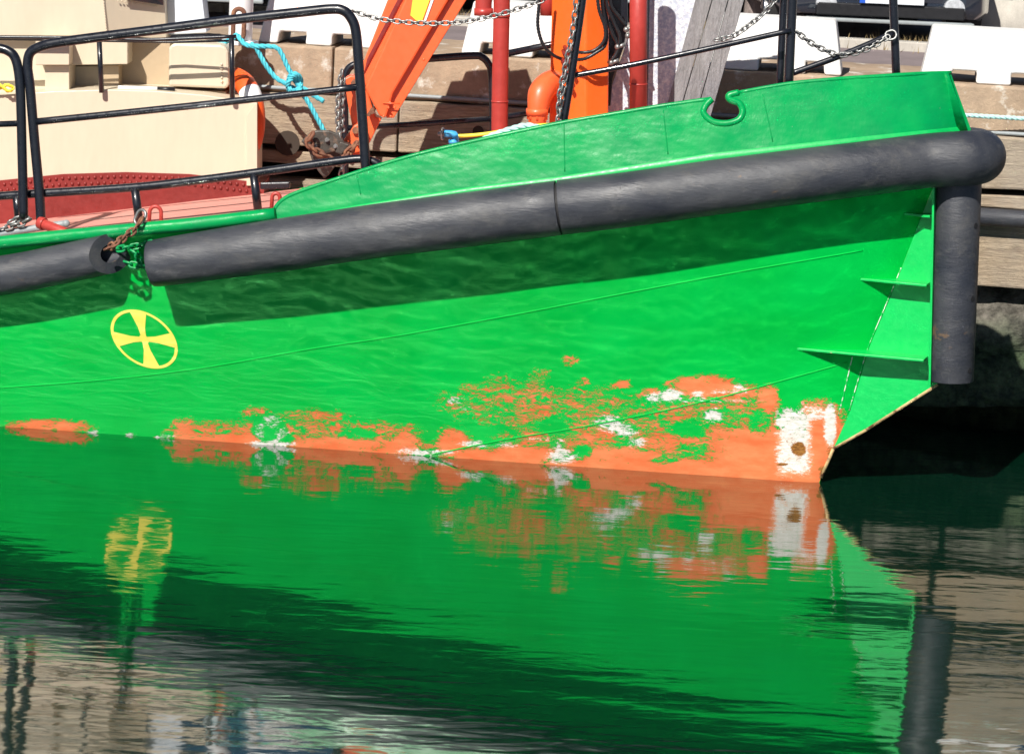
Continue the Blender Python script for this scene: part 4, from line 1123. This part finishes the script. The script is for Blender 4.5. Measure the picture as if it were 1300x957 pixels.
# planter with tree
pp = Pg(1270, 62)
def planter(c, rt, rb, h):
    mb = MB(); n = 40; prof = [(rb, 0), (rt, h), (rt-.06, h), (rt-.09, h-.08), (0.001, h-.08)]; rings = []
    for r, z in prof: rings.append([mb.bm.verts.new(c+Vector((r*math.cos(2*math.pi*i/n), r*math.sin(2*math.pi*i/n), z))) for i in range(n)])
    for A, B in zip(rings, rings[1:]):
        for j in range(n): mb.bm.faces.new((A[j], A[(j+1) % n], B[(j+1) % n], B[j])).smooth = True
    return mb
cl = Pg(1187, 50); crr = Pg(1187+210, 60)
pr = (crr-cl).length/2
o = planter(Vector(((cl.x+crr.x)/2, cl.y+pr-.2, ZQ)), pr, pr-.17, .36).build('planter', M['concrete_grey'])
tag(o, 'wide round concrete planter tapering down, behind the last white block', 'planter')
pc = Vector((P(1229, 20, cl.y+pr).x, cl.y+pr-.15, ZQ+.25))
def tree(base, r, h, label, seed):
    rnd = random.Random(seed); root = empty('tree', base, label=label, cat='tree', group='trees in the parking area')
    mb = MB(); pts = [base+Vector((rnd.uniform(-.03, .03)*i, 0, h*i/5)) for i in range(6)]
    mb.tube(pts, [r*1.2, r, r*.95, r*.85, r*.75, r*.55], 16, smooth_path=4)
    top = pts[-1]
    for k in range(7):
        a = k*.9; e = top+Vector((math.cos(a)*.9, math.sin(a)*.9, rnd.uniform(.5, 1.3))); mb.tube([top-Vector((0, 0, .2)), top.lerp(e, .5)+Vector((0, 0, .15)), e], [r*.4, r*.25, r*.1], 8, smooth_path=3)
    mb.build('trunk', M['bark'], root)
    mb = MB()
    for k in range(26):
        c = top+Vector((rnd.gauss(0, .65), rnd.gauss(0, .65), .9+rnd.gauss(0, .5))); rr = rnd.uniform(.25, .45)
        for j in range(150):
            d = Vector((rnd.gauss(0, 1), rnd.gauss(0, 1), rnd.gauss(0, 1))).normalized()*rr*rnd.random()**.4
            t1 = Vector((rnd.gauss(0, 1), rnd.gauss(0, 1), rnd.gauss(0, 1))).normalized()*.05; t2 = t1.orthogonal().normalized()*.025
            p = c+d; mb.face([p-t1, p+t2, p+t1, p-t2])
    mb.build('crown', M['leaf'], root)
tree(pc, .20, 2.6, 'pale barked tree trunk growing in the round concrete planter', 3)
tb = Pg(972, 28); tree(Vector((tb.x, tb.y+.2, ZQ)), .16, 2.7, 'grey tree trunk beyond the block, just left of the black bow posts', 5)

# low kerb with dry weeds, gravel verge
kz = Pg(1100, 62)
mb = MB(); a = kz-qd*14; b = kz+qd*14
mb.prism([a+Vector((0, 0, -.02)), b+Vector((0, 0, -.02)), b+qn*.16+Vector((0, 0, -.02)), a+qn*.16+Vector((0, 0, -.02))], (0, 0, .09))
o = mb.build('kerb', M['concrete_grey'], bevel=.01); tag(o, kind='structure')
mb = MB(); rnd = random.Random(9)
for k in range(5200):
    s = rnd.uniform(-9, 7); d = rnd.gauss(.45, .28); cl_ = .5+.5*math.sin(s*2.7)+.4*math.sin(s*7.1)
    if rnd.random() > cl_+.15: continue
    p = kz+qd*s+qn*(d); p.z = ZQ; h = rnd.uniform(.03, .11); dx = Vector((rnd.gauss(0, .04), rnd.gauss(0, .04), h)); wv = Vector((rnd.uniform(.002, .005), rnd.uniform(-.004, .004), 0))
    mb.face([p-wv, p+wv, p+dx])
tag(mb.build('dry_grass', M['straw']), 'dry yellow weeds along the kerb beyond the white blocks', 'grass', kind='stuff')
mb = MB(); tw = Pg(1020, 30)
for k in range(9):
    a = rnd.uniform(-.7, .7); mb.tube([tw+Vector((rnd.gauss(0, .05), 0, 0)), tw+Vector((math.sin(a)*.25, rnd.gauss(0, .05), .3)), tw+Vector((math.sin(a)*.4+rnd.gauss(0, .06), 0, .6))], [.011, .008, .004], 6, smooth_path=3)
tag(mb.build('dry_shrub', M['bark']), 'bare brown twigs of a small shrub beside the dark car', 'shrub')
